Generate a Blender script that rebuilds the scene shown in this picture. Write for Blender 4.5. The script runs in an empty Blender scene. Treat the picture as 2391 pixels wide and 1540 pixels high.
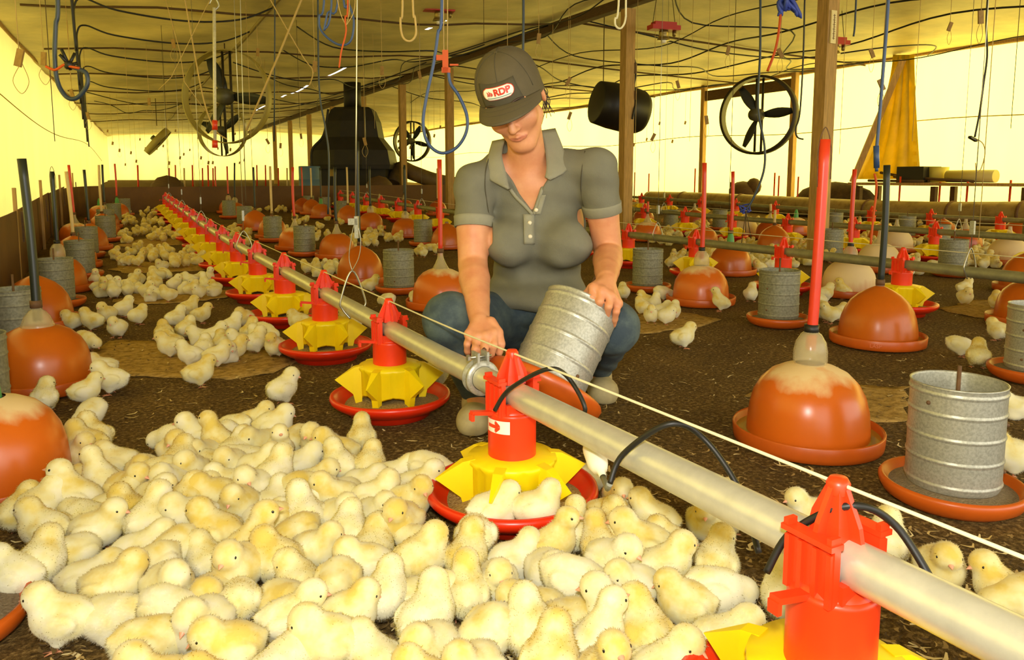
import bpy, bmesh, math, random
import numpy as np
from mathutils import Vector, Matrix, Euler
R_ = math.radians
S = bpy.context.scene
COL = S.collection

# ------------------------------------------------------------------ camera
CAM_H, PITCH, PPY, FPX, YAW = .664, R_(6.688), 624.65, 1777., R_(27.41)
W0, H0 = 2391., 1540.
FWD = Vector((math.sin(YAW), math.cos(YAW), 0))
RGT = Vector((math.cos(YAW), -math.sin(YAW), 0))
UPZ = Vector((0, 0, 1))
cam = bpy.data.cameras.new('camera')
cam_o = bpy.data.objects.new('camera', cam); COL.objects.link(cam_o)
cam.sensor_fit = 'HORIZONTAL'; cam.sensor_width = 36
cam.lens = 36 * FPX / W0
cam.shift_y = -(H0 / 2 - PPY) / W0
cam.clip_start = .02; cam.clip_end = 300
cam_o.location = (0, 0, CAM_H)
cam_o.rotation_euler = (R_(90) - PITCH, 0, -YAW)
S.camera = cam_o

# ------------------------------------------------------------------ light, exposure
S.view_settings.view_transform = 'Standard'
S.view_settings.look = 'None'
S.view_settings.gamma = 1
S.view_settings.use_curve_mapping = False
S.view_settings.exposure = 0.95
world = bpy.data.worlds.new('sky'); S.world = world
world.use_nodes = True
bg = world.node_tree.nodes['Background']
bg.inputs[0].default_value = (1.0, .95, .84, 1)
bg.inputs[1].default_value = 1.9
sun = bpy.data.lights.new('sun', 'SUN'); sun.energy = 4.7; sun.angle = R_(6); sun.color = (1, .92, .72)
sun_o = bpy.data.objects.new('sun', sun); COL.objects.link(sun_o)
sun_o.rotation_euler = Vector((-.80, -.22, -.56)).to_track_quat('-Z', 'Y').to_euler()
# the photographer's flash, just above the lens
fl = bpy.data.lights.new('camera_flash', 'AREA'); fl.shape = 'DISK'; fl.size = .09; fl.energy = 11; fl.color = (1, .98, .93)
fl_o = bpy.data.objects.new('camera_flash', fl); COL.objects.link(fl_o)
fl_o.location = Vector((0, 0, CAM_H + .16)) - FWD * .05
fl_o.rotation_euler = (R_(84), 0, -YAW)

# ------------------------------------------------------------------ pixel <-> place
def ray(px, py):
    u = (px - W0 / 2) / FPX; v = (PPY - py) / FPX
    f = math.cos(PITCH) + v * math.sin(PITCH)
    z = -math.sin(PITCH) + v * math.cos(PITCH)
    return (RGT * u + FWD * f + UPZ * z)
ORG = Vector((0, 0, CAM_H))
def at(px, py, d):                       # point at horizontal depth d along the view heading
    r = ray(px, py); return ORG + r * (d / r.dot(FWD))
def at_X(px, py, X):
    r = ray(px, py); return ORG + r * (X / r.x)
def at_Y(px, py, Y):
    r = ray(px, py); return ORG + r * (Y / r.y)
def floor_z(x, y):
    yy = max(0., y - 5.3)
    return .021 * yy * yy / (yy + 1.2)
def at_floor(px, py):
    r = ray(px, py); t = -CAM_H / r.z if r.z < -1e-4 else 30
    for i in range(25):
        p = ORG + r * t
        t += (floor_z(p.x, p.y) - p.z) / r.z * .8
        t = min(max(t, .1), 40)
    p = ORG + r * t; p.z = floor_z(p.x, p.y); return p
def base_at(px, py, rad):                # centre of a round thing whose front bottom edge is at the pixel
    p = at_floor(px, py); h = Vector((p.x, p.y, 0)).normalized()
    q = Vector((p.x, p.y, 0)) + h * rad
    q.z = floor_z(q.x, q.y); return q
def loc_of(p):                           # world -> camera-aligned frame (a right, b ahead, z)
    return Vector((p.dot(RGT), p.dot(FWD), p.z))
def to_px(p):
    q = p - ORG
    fw = FWD * math.cos(PITCH) - UPZ * math.sin(PITCH); up = FWD * math.sin(PITCH) + UPZ * math.cos(PITCH)
    d = q.dot(fw); return W0 / 2 + FPX * q.dot(RGT) / d, PPY - FPX * q.dot(up) / d, d

# ------------------------------------------------------------------ materials
def srgb(h):
    h = h.lstrip('#'); c = [int(h[i:i + 2], 16) / 255 for i in (0, 2, 4)]
    return tuple(((x / 12.92) if x <= .04045 else ((x + .055) / 1.055) ** 2.4) for x in c)
MATS = {}
def mat(name, col, rough=.5, metal=0., var=.0, vscale=20., col2=None, bump=0., bscale=80., rand=0., spec=.5, stretch=None, transl=0., trans_col=None, thresh=None, coat=0., alpha=1., sheen=0.):
    if name in MATS: return MATS[name]
    m = bpy.data.materials.new(name); m.use_nodes = True
    nt = m.node_tree; N = nt.nodes; L = nt.links
    b = N['Principled BSDF']; out = N['Material Output']
    c = srgb(col) if isinstance(col, str) else col
    b.inputs['Base Color'].default_value = (*c, 1)
    b.inputs['Roughness'].default_value = rough; b.inputs['Metallic'].default_value = metal
    b.inputs['Specular IOR Level'].default_value = spec
    if coat: b.inputs['Coat Weight'].default_value = coat
    if sheen: b.inputs['Sheen Weight'].default_value = sheen
    if alpha < 1: b.inputs['Alpha'].default_value = alpha
    csock = None
    if var or col2 or bump:
        tc = N.new('ShaderNodeTexCoord'); mp = N.new('ShaderNodeMapping')
        L.new(tc.outputs['Object'], mp.inputs[0])
        if stretch: mp.inputs['Scale'].default_value = stretch
    if var or col2:
        nz = N.new('ShaderNodeTexNoise'); nz.inputs['Scale'].default_value = vscale; nz.inputs['Detail'].default_value = 6
        nz.inputs['Roughness'].default_value = .62
        L.new(mp.outputs[0], nz.inputs['Vector'])
        rp = N.new('ShaderNodeValToRGB'); L.new(nz.outputs[0], rp.inputs[0])
        lo, hi = thresh or (.3, .7)
        rp.color_ramp.elements[0].position = lo; rp.color_ramp.elements[1].position = hi
        c2 = (srgb(col2) if isinstance(col2, str) else col2) if col2 else tuple(x * (1 - var) for x in c)
        rp.color_ramp.elements[0].color = (*c, 1); rp.color_ramp.elements[1].color = (*c2, 1)
        csock = rp.outputs[0]
    if rand:
        oi = N.new('ShaderNodeObjectInfo'); hs = N.new('ShaderNodeHueSaturation')
        mr = N.new('ShaderNodeMapRange'); mr.inputs[3].default_value = 1 - rand; mr.inputs[4].default_value = 1 + rand * .4
        L.new(oi.outputs['Random'], mr.inputs[0]); L.new(mr.outputs[0], hs.inputs['Value'])
        if csock: L.new(csock, hs.inputs['Color'])
        else: hs.inputs['Color'].default_value = (*c, 1)
        csock = hs.outputs[0]
    if csock: L.new(csock, b.inputs['Base Color'])
    if bump:
        n2 = N.new('ShaderNodeTexNoise'); n2.inputs['Scale'].default_value = bscale; n2.inputs['Detail'].default_value = 5
        L.new(mp.outputs[0], n2.inputs['Vector'])
        bp = N.new('ShaderNodeBump'); bp.inputs['Strength'].default_value = bump; bp.inputs['Distance'].default_value = .01
        L.new(n2.outputs[0], bp.inputs['Height']); L.new(bp.outputs[0], b.inputs['Normal'])
    if transl:
        tr = N.new('ShaderNodeBsdfTranslucent'); mx = N.new('ShaderNodeMixShader'); mx.inputs[0].default_value = transl
        tcol = trans_col or col
        tcol = srgb(tcol) if isinstance(tcol, str) else tcol
        tr.inputs[0].default_value = (*tcol, 1)
        if csock and not trans_col: L.new(csock, tr.inputs[0])
        L.new(b.outputs[0], mx.inputs[1]); L.new(tr.outputs[0], mx.inputs[2]); L.new(mx.outputs[0], out.inputs[0])
    MATS[name] = m; return m

# ------------------------------------------------------------------ mesh builder
class MB:
    def __init__(s): s.v = []; s.f = []; s.m = []; s.sm = []
    def add(s, vs, fs, mi=0, smooth=False):
        o = len(s.v); s.v += [tuple(v) for v in vs]
        s.f += [tuple(i + o for i in f) for f in fs]; s.m += [mi] * len(fs); s.sm += [smooth] * len(fs); return s
    def box(s, c, size, rot=None, mi=0):
        hx, hy, hz = size[0] / 2, size[1] / 2, size[2] / 2
        vs = [Vector((x, y, z)) for x in (-hx, hx) for y in (-hy, hy) for z in (-hz, hz)]
        if rot is not None:
            M = rot if isinstance(rot, Matrix) else Euler(rot).to_matrix()
            vs = [M @ v for v in vs]
        c = Vector(c); vs = [v + c for v in vs]
        return s.add(vs, [(0, 1, 3, 2), (4, 6, 7, 5), (0, 4, 5, 1), (2, 3, 7, 6), (0, 2, 6, 4), (1, 5, 7, 3)], mi)
    def lathe(s, prof, n=32, c=(0, 0, 0), M=None, mi=0, smooth=True, cap0=False, cap1=False):
        vs = []; fs = []
        for r, z in prof:
            for i in range(n):
                a = 2 * math.pi * i / n; p = Vector((r * math.cos(a), r * math.sin(a), z))
                if M is not None: p = M @ p
                vs.append(p + Vector(c))
        for j in range(len(prof) - 1):
            for i in range(n):
                k = (i + 1) % n
                fs.append((j * n + i, j * n + k, (j + 1) * n + k, (j + 1) * n + i))
        s.add(vs, fs, mi, smooth)
        o = len(s.v) - len(vs)
        if cap0: s.f.append(tuple(o + i for i in reversed(range(n)))); s.m.append(mi); s.sm.append(False)
        if cap1: s.f.append(tuple(o + (len(prof) - 1) * n + i for i in range(n))); s.m.append(mi); s.sm.append(False)
        return s
    def tube(s, pts, r, n=8, mi=0, cap=True, smooth=True):
        pts = [Vector(p) for p in pts]; m = len(pts)
        rs = r if isinstance(r, (list, tuple)) else [r] * m
        vs = []; fs = []
        t0 = (pts[1] - pts[0]).normalized()
        ref = Vector((0, 0, 1)) if abs(t0.z) < .9 else Vector((1, 0, 0))
        nrm = (ref - t0 * ref.dot(t0)).normalized()
        for i in range(m):
            t = (pts[min(i + 1, m - 1)] - pts[max(i - 1, 0)])
            t = t.normalized() if t.length > 1e-9 else t0
            nrm = nrm - t * nrm.dot(t)
            nrm = nrm.normalized() if nrm.length > 1e-6 else t.orthogonal().normalized()
            bn = t.cross(nrm)
            for k in range(n):
                a = 2 * math.pi * k / n
                vs.append(pts[i] + (nrm * math.cos(a) + bn * math.sin(a)) * rs[i])
        for i in range(m - 1):
            for k in range(n):
                q = (k + 1) % n
                fs.append((i * n + k, i * n + q, (i + 1) * n + q, (i + 1) * n + k))
        s.add(vs, fs, mi, smooth); o = len(s.v) - len(vs)
        if cap:
            s.f.append(tuple(o + k for k in reversed(range(n)))); s.m.append(mi); s.sm.append(False)
            s.f.append(tuple(o + (m - 1) * n + k for k in range(n))); s.m.append(mi); s.sm.append(False)
        return s
    def ball(s, c, r, n=12, mi=0, M=None):
        rr = r if isinstance(r, (tuple, list)) else (r, r, r)
        vs = []; fs = []; h = n // 2
        for j in range(h + 1):
            t = math.pi * j / h
            for i in range(n):
                a = 2 * math.pi * i / n
                p = Vector((rr[0] * math.sin(t) * math.cos(a), rr[1] * math.sin(t) * math.sin(a), -rr[2] * math.cos(t)))
                if M is not None: p = M @ p
                vs.append(p + Vector(c))
        for j in range(h):
            for i in range(n):
                k = (i + 1) % n; fs.append((j * n + i, j * n + k, (j + 1) * n + k, (j + 1) * n + i))
        return s.add(vs, fs, mi, True)
    def prism(s, outline, thick, M=None, c=(0, 0, 0), mi=0):   # outline in XZ, thickness along Y
        n = len(outline); vs = []
        for y in (-thick / 2, thick / 2):
            for x, z in outline:
                p = Vector((x, y, z)); p = M @ p if M is not None else p
                vs.append(p + Vector(c))
        fs = [tuple(range(n)), tuple(reversed(range(n, 2 * n)))]
        fs += [(i, i + n, (i + 1) % n + n, (i + 1) % n) for i in range(n)]
        return s.add(vs, fs, mi)
    def mesh(s, name, mats):
        me = bpy.data.meshes.new(name); me.from_pydata(s.v, [], s.f)
        for m in (mats if isinstance(mats, (list, tuple)) else [mats]): me.materials.append(m)
        me.polygons.foreach_set('material_index', s.m); me.polygons.foreach_set('use_smooth', s.sm)
        me.update(); return me
    def build(s, name, mats, parent=None, loc=None):
        return link(name, s.mesh(name, mats), parent, loc)
def link(name, me, parent=None, loc=None):
    o = bpy.data.objects.new(name, me); COL.objects.link(o)
    if parent is not None: o.parent = parent
    if loc is not None: o.location = loc
    return o
def empty(name, loc=(0, 0, 0), rz=0.):
    o = bpy.data.objects.new(name, None); COL.objects.link(o); o.empty_display_size = .05
    o.location = loc; o.rotation_euler = (0, 0, rz); return o
def tag(o, label=None, cat=None, group=None, kind=None):
    if label: o['label'] = label
    if cat: o['category'] = cat
    if group: o['group'] = group
    if kind: o['kind'] = kind
    return o
TREE = {}; PARTS = {}
def tree(o):
    if o.name not in TREE: TREE[o.name] = [(ch, tree(ch)) for ch in o.children]
    return TREE[o.name]
def copy_tree(o, parent=None, kids=None):
    c = o.copy(); COL.objects.link(c)
    if parent is not None: c.parent = parent
    PARTS[c.name] = [copy_tree(ch, c, kk) for ch, kk in (tree(o) if kids is None else kids)]
    return c
def spline(pts, n=8):                    # Catmull-Rom
    pts = [Vector(p) for p in pts]; out = []
    for i in range(len(pts) - 1):
        p0 = pts[max(i - 1, 0)]; p1 = pts[i]; p2 = pts[i + 1]; p3 = pts[min(i + 2, len(pts) - 1)]
        for k in range(n):
            t = k / n
            out.append(.5 * ((2 * p1) + (p2 - p0) * t + (2 * p0 - 5 * p1 + 4 * p2 - p3) * t * t + (3 * p1 - p0 - 3 * p2 + p3) * t ** 3))
    out.append(pts[-1]); return out
def solidify(vgrid, thick):              # grid of points (rows) -> closed slab, returns verts, faces
    m, n = len(vgrid), len(vgrid[0]); vs = []; fs = []
    def P(i, j): return vgrid[min(max(i, 0), m - 1)][min(max(j, 0), n - 1)]
    nor = {}
    for i in range(m):
        for j in range(n):
            du = P(i + 1, j) - P(i - 1, j); dv = P(i, j + 1) - P(i, j - 1)
            k = du.cross(dv); nor[i, j] = k.normalized() if k.length > 1e-12 else Vector((0, 0, 1))
    for sgn in (1, -1):
        for i in range(m):
            for j in range(n): vs.append(vgrid[i][j] + nor[i, j] * thick / 2 * sgn)
    o = m * n
    for i in range(m - 1):
        for j in range(n - 1):
            a, b, c, d = i * n + j, (i + 1) * n + j, (i + 1) * n + j + 1, i * n + j + 1
            fs.append((a, b, c, d)); fs.append((o + d, o + c, o + b, o + a))
    rim = [(0, j) for j in range(n)] + [(i, n - 1) for i in range(1, m)] + [(m - 1, j) for j in range(n - 2, -1, -1)] + [(i, 0) for i in range(m - 2, 0, -1)]
    for k in range(len(rim)):
        a = rim[k][0] * n + rim[k][1]; q = rim[(k + 1) % len(rim)]; b = q[0] * n + q[1]
        fs.append((a, b, o + b, o + a))
    return vs, fs

# ------------------------------------------------------------------ implicit surfaces -> mesh (surface nets)
class SDF:
    def __init__(s, lo, hi, h):
        s.h = h; s.lo = np.array(lo, float); s.n = np.ceil((np.array(hi) - s.lo) / h).astype(int) + 1
        s.f = np.full(s.n, 1.0, np.float32)
    def _win(s, lo, hi):
        a = np.maximum(np.floor((np.array(lo) - s.lo) / s.h).astype(int), 0)
        b = np.minimum(np.ceil((np.array(hi) - s.lo) / s.h).astype(int) + 1, s.n)
        if np.any(b <= a): return None
        g = np.meshgrid(*[(np.arange(a[i], b[i]) * s.h + s.lo[i]).astype(np.float32) for i in range(3)], indexing='ij')
        return (slice(a[0], b[0]), slice(a[1], b[1]), slice(a[2], b[2])), g
    def _mix(s, w, d, k, sub):
        f = s.f[w]
        if sub:
            d = -d
            if k > 0:
                h = np.clip(.5 - .5 * (f - d) / k, 0, 1); s.f[w] = f * (1 - h) + d * h + k * h * (1 - h)
            else: s.f[w] = np.maximum(f, d)
        elif k > 0:
            h = np.clip(.5 + .5 * (f - d) / k, 0, 1); s.f[w] = f * (1 - h) + d * h - k * h * (1 - h)
        else: s.f[w] = np.minimum(f, d)
    def ell(s, c, r, k=.01, M=None, sub=False):
        c = np.array(c, float); r = np.array(r if hasattr(r, '__len__') else (r,) * 3, float)
        big = max(r) + 2 * k + 2 * s.h; w = s._win(c - big, c + big)
        if w is None: return s
        w, g = w; p = [g[i] - c[i] for i in range(3)]
        if M is not None:
            Mi = np.array(M.transposed())
            p = [Mi[i, 0] * p[0] + Mi[i, 1] * p[1] + Mi[i, 2] * p[2] for i in range(3)]
        k0 = np.sqrt(sum((p[i] / r[i]) ** 2 for i in range(3))); k1 = np.sqrt(sum((p[i] / r[i] ** 2) ** 2 for i in range(3)))
        s._mix(w, k0 * (k0 - 1) / np.maximum(k1, 1e-6), k, sub); return s
    def cap(s, a, b, ra, rb=None, k=.01, sub=False, flat=None):
        rb = ra if rb is None else rb
        a = np.array(a, float); b = np.array(b, float); big = max(ra, rb) + 2 * k + 2 * s.h
        w = s._win(np.minimum(a, b) - big, np.maximum(a, b) + big)
        if w is None: return s
        w, g = w; ab = b - a; L2 = max(float(ab @ ab), 1e-12)
        t = sum((g[i] - a[i]) * ab[i] for i in range(3)) / L2; t = np.clip(t, 0, 1)
        d = np.sqrt(sum((g[i] - a[i] - t * ab[i]) ** 2 for i in range(3))) - (ra + (rb - ra) * t)
        s._mix(w, d, k, sub); return s
    def chain(s, pts, rs, k=.01, sub=False):
        P = np.array([list(p) for p in pts], float); big = max(rs) + 2 * k + 2 * s.h
        w = s._win(P.min(0) - big, P.max(0) + big)
        if w is None: return s
        w, g = w; d = None
        for i in range(len(P) - 1):
            a, ab = P[i], P[i + 1] - P[i]; t = np.clip(sum((g[q] - a[q]) * ab[q] for q in range(3)) / max(float(ab @ ab), 1e-12), 0, 1)
            e = np.sqrt(sum((g[q] - a[q] - t * ab[q]) ** 2 for q in range(3))) - (rs[i] + (rs[i + 1] - rs[i]) * t)
            if d is None: d = e
            else:
                kk = .004; h = np.clip(.5 + .5 * (d - e) / kk, 0, 1); d = d * (1 - h) + e * h - kk * h * (1 - h)
        s._mix(w, d, k, sub); return s
    def plane_cut(s, p, nrm):            # remove what lies on the +nrm side
        g = np.meshgrid(*[(np.arange(s.n[i]) * s.h + s.lo[i]).astype(np.float32) for i in range(3)], indexing='ij')
        d = sum((g[i] - p[i]) * nrm[i] for i in range(3)); s.f = np.maximum(s.f, d.astype(np.float32)); return s
    def grid(s):
        return np.meshgrid(*[(np.arange(s.n[i]) * s.h + s.lo[i]).astype(np.float32) for i in range(3)], indexing='ij')
    def polys(s):
        f = s.f; ins = f < 0
        c = np.zeros(np.array(f.shape) - 1, np.int8)
        for dx in (0, 1):
            for dy in (0, 1):
                for dz in (0, 1):
                    c += ins[dx:f.shape[0] - 1 + dx, dy:f.shape[1] - 1 + dy, dz:f.shape[2] - 1 + dz]
        act = (c > 0) & (c < 8); ii = np.argwhere(act); idx = np.full(c.shape, -1, np.int64); idx[act] = np.arange(len(ii))
        acc = np.zeros((len(ii), 3)); cnt = np.zeros(len(ii))
        cor = [np.array((x, y, z)) for x in (0, 1) for y in (0, 1) for z in (0, 1)]
        for i in range(8):
            for j in range(i + 1, 8):
                if np.abs(cor[i] - cor[j]).sum() != 1: continue
                A = ii + cor[i]; B = ii + cor[j]
                fa = f[A[:, 0], A[:, 1], A[:, 2]]; fb = f[B[:, 0], B[:, 1], B[:, 2]]
                m = (fa < 0) != (fb < 0); t = np.where(m, fa / np.where(m, fa - fb, 1), 0)
                acc += np.where(m[:, None], cor[i] + t[:, None] * (cor[j] - cor[i]), 0); cnt += m
        V = s.lo + (ii + acc / np.maximum(cnt, 1)[:, None]) * s.h
        F = []
        for ax in range(3):
            u, v = (ax + 1) % 3, (ax + 2) % 3
            a = [slice(None)] * 3; b = [slice(None)] * 3; a[ax] = slice(0, -1); b[ax] = slice(1, None)
            ch = ins[tuple(a)] != ins[tuple(b)]; e = np.argwhere(ch)
            ok = (e[:, u] > 0) & (e[:, v] > 0) & (e[:, u] < c.shape[u]) & (e[:, v] < c.shape[v]); e = e[ok]
            if not len(e): continue
            du = np.zeros(3, int); du[u] = 1; dv = np.zeros(3, int); dv[v] = 1
            q = [e - du - dv, e - dv, e, e - du]
            q = np.stack([idx[x[:, 0], x[:, 1], x[:, 2]] for x in q], 1)
            fl = ins[e[:, 0], e[:, 1], e[:, 2]]
            q = np.where(fl[:, None], q, q[:, ::-1]); F.append(q)
        return V, np.concatenate(F)
    def mesh(s, name, mats, relax=2):
        V, F = s.polys()
        for it in range(relax):
            E = np.concatenate([F[:, [0, 1]], F[:, [1, 2]], F[:, [2, 3]], F[:, [3, 0]]])
            acc = np.zeros_like(V); cnt = np.zeros(len(V))
            np.add.at(acc, E[:, 0], V[E[:, 1]]); np.add.at(cnt, E[:, 0], 1)
            np.add.at(acc, E[:, 1], V[E[:, 0]]); np.add.at(cnt, E[:, 1], 1)
            V = V * .5 + .5 * acc / np.maximum(cnt, 1)[:, None]
        me = bpy.data.meshes.new(name)
        me.vertices.add(len(V)); me.vertices.foreach_set('co', V.astype(np.float32).ravel())
        me.loops.add(F.size); me.polygons.add(len(F))
        me.loops.foreach_set('vertex_index', F.astype(np.int32).ravel())
        me.polygons.foreach_set('loop_start', np.arange(0, F.size, 4, dtype=np.int32))
        me.update(calc_edges=True); me.validate()
        me.polygons.foreach_set('use_smooth', np.ones(len(me.polygons), bool))
        for m in (mats if isinstance(mats, (list, tuple)) else [mats]): me.materials.append(m)
        return me
# ================================================================== the shed itself
rng = random.Random(7)
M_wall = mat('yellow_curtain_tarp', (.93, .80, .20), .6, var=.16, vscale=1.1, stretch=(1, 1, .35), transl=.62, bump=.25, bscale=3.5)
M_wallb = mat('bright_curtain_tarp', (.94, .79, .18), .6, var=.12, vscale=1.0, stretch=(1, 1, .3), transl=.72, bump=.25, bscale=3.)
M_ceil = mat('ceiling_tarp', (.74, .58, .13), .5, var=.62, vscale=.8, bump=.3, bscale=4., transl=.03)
M_wood = mat('post_wood', '#c49c58', .7, var=.45, vscale=9, stretch=(6, 6, .6), bump=.2, bscale=30)
M_dwood = mat('dark_wood', '#5e4420', .75, var=.4, vscale=12, stretch=(1, 1, 6))
M_board = mat('hardboard', '#6f4c1e', .7, var=.4, vscale=3.0, bump=.05)
M_litter = None

# --- litter floor
def litter_material():
    m = bpy.data.materials.new('brown_litter'); m.use_nodes = True
    nt = m.node_tree; N = nt.nodes; L = nt.links; b = N['Principled BSDF']
    tc = N.new('ShaderNodeTexCoord')
    def noise(sc, det=8, ro=.65):
        n = N.new('ShaderNodeTexNoise'); n.inputs['Scale'].default_value = sc; n.inputs['Detail'].default_value = det
        n.inputs['Roughness'].default_value = ro; L.new(tc.outputs['Object'], n.inputs['Vector']); return n
    n1 = noise(3.2); n2 = noise(90, 6, .7); n3 = noise(28, 5)
    r1 = N.new('ShaderNodeValToRGB'); L.new(n2.outputs[0], r1.inputs[0])
    e = r1.color_ramp.elements; e[0].position = .33; e[0].color = (*srgb('#403012'), 1); e[1].position = .72; e[1].color = (*srgb('#b89a5e'), 1)
    k = e.new(.52); k.color = (*srgb('#745a2e'), 1)
    r2 = N.new('ShaderNodeValToRGB'); L.new(n1.outputs[0], r2.inputs[0])
    r2.color_ramp.elements[0].position = .35; r2.color_ramp.elements[0].color = (.62, .62, .62, 1)
    r2.color_ramp.elements[1].position = .7; r2.color_ramp.elements[1].color = (1.05, 1.05, 1.0, 1)
    mx = N.new('ShaderNodeMix'); mx.data_type = 'RGBA'; mx.blend_type = 'MULTIPLY'; mx.inputs[0].default_value = 1
    L.new(r1.outputs[0], mx.inputs[6]); L.new(r2.outputs[0], mx.inputs[7])
    L.new(mx.outputs[2], b.inputs['Base Color']); b.inputs['Roughness'].default_value = .95; b.inputs['Specular IOR Level'].default_value = .15
    ad = N.new('ShaderNodeMath'); ad.operation = 'MULTIPLY_ADD'; ad.inputs[1].default_value = .6
    L.new(n2.outputs[0], ad.inputs[0]); L.new(n3.outputs[0], ad.inputs[2])
    bp = N.new('ShaderNodeBump'); bp.inputs['Strength'].default_value = .9; bp.inputs['Distance'].default_value = .014
    L.new(ad.outputs[0], bp.inputs['Height']); L.new(bp.outputs[0], b.inputs['Normal'])
    return m
M_litter = litter_material()
mb = MB()
xs = [-3.0 + i * .25 for i in range(13)] + [.25 + i * .4 for i in range(30)]
xs = sorted(set(round(x, 3) for x in xs)); ys = [-4 + i * .3 for i in range(135)]
vs = []; fs = []
for y in ys:
    for x in xs: vs.append((x, y, floor_z(x, y) + (rng.random() - .5) * .004))
n = len(xs)
for j in range(len(ys) - 1):
    for i in range(n - 1): fs.append((j * n + i, j * n + i + 1, (j + 1) * n + i + 1, (j + 1) * n + i))
mb.add(vs, fs, 0, True)
tag(mb.build('floor', M_litter), kind='structure')

# --- curtain walls (tarps with soft vertical folds)
def tarp_wall(name, p0, p1, z0, z1, m, nx=120, amp=.03, seed=1):
    r = random.Random(seed); ph = [r.random() * 6 for _ in range(5)]
    p0, p1 = Vector((*p0, 0)), Vector((*p1, 0)); dirv = (p1 - p0); nn = Vector((-dirv.y, dirv.x, 0)).normalized()
    L = dirv.length; nz = 10; g = []
    for i in range(nx + 1):
        s = i / nx; base = p0 + dirv * s; row = []
        for k in range(nz + 1):
            t = k / nz; x = s * L
            off = amp * (math.sin(x * 2.1 + ph[0] + t * 1.2) + .6 * math.sin(x * 5.3 + ph[1] - t * 2) + .4 * math.sin(x * 9.7 + ph[2]))
            row.append(base + nn * off * (1 - .6 * t) + Vector((0, 0, z0 + (z1 - z0) * t)))
        g.append(row)
    vs, fs = [], []
    for i in range(nx + 1):
        for k in range(nz + 1): vs.append(g[i][k])
    q = nz + 1
    for i in range(nx):
        for k in range(nz): fs.append((i * q + k, (i + 1) * q + k, (i + 1) * q + k + 1, i * q + k + 1))
    b = MB().add(vs, fs, 0, True)
    return tag(b.build(name, m), kind='structure')
XL = lambda y: -1.05 + .034 * (y - 10)
ZL, ZR, XR, YE = 2.36, 2.56, 11.0, 35.
tarp_wall('wall_left', (XL(-3), -3), (XL(YE), YE), 0, ZL + .02, M_wall, 150, .025, 2)
tarp_wall('wall_right', (XR, -3), (XR, YE), 0, ZR + .02, M_wallb, 150, .03, 3)
tarp_wall('wall_back', (XL(YE), YE), (XR, YE), 0, 2.75, M_wall, 60, .05, 4)

# --- ceiling tarp, sagging between battens, with a line of gaps
cx = [(-1.6, 2.33), (-.9, 2.36), (0, 2.40), (.8, 2.44), (1.55, 2.48), (2.4, 2.51), (3.2, 2.54), (3.56, 2.555), (3.61, 2.557), (4.4, 2.62), (5.25, 2.74), (6.2, 2.70), (7.2, 2.66), (8.4, 2.62), (9.6, 2.59), (10.3, 2.575), (11.05, 2.555)]
cyn = 240; vs = []; fs = []; gapY = [(8.6, 8.95), (9.05, 9.2), (13.1, 14.2), (16.0, 17.6), (18.2, 18.7), (20.5, 22.5)]
cy = [-3 + (YE + 3.2) * j / cyn for j in range(cyn + 1)]
for y in cy:
    for i, (x, z) in enumerate(cx):
        sag = .028 * abs(math.sin(math.pi * (y - 4.5) / 2.76)) * (.35 if i in (0, 16) else 1) + .012 * math.sin(x * 3 + y * 1.7)
        if x < -.5: x = x + .034 * (y - 10) + (.0 if i else 0)
        vs.append((x, y, z - sag))
n = len(cx)
for j in range(cyn):
    ym = (cy[j] + cy[j + 1]) / 2
    for i in range(n - 1):
        if i == 7 and any(a < ym < b for a, b in gapY): continue
        fs.append((j * n + i, (j + 1) * n + i, (j + 1) * n + i + 1, j * n + i + 1))
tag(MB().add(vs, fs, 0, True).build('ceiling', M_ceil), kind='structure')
def ceil_z(x):
    for i in range(n - 1):
        if cx[i][0] <= x <= cx[i + 1][0]:
            t = (x - cx[i][0]) / (cx[i + 1][0] - cx[i][0]); return cx[i][1] * (1 - t) + cx[i + 1][1] * t
    return 2.5

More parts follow.
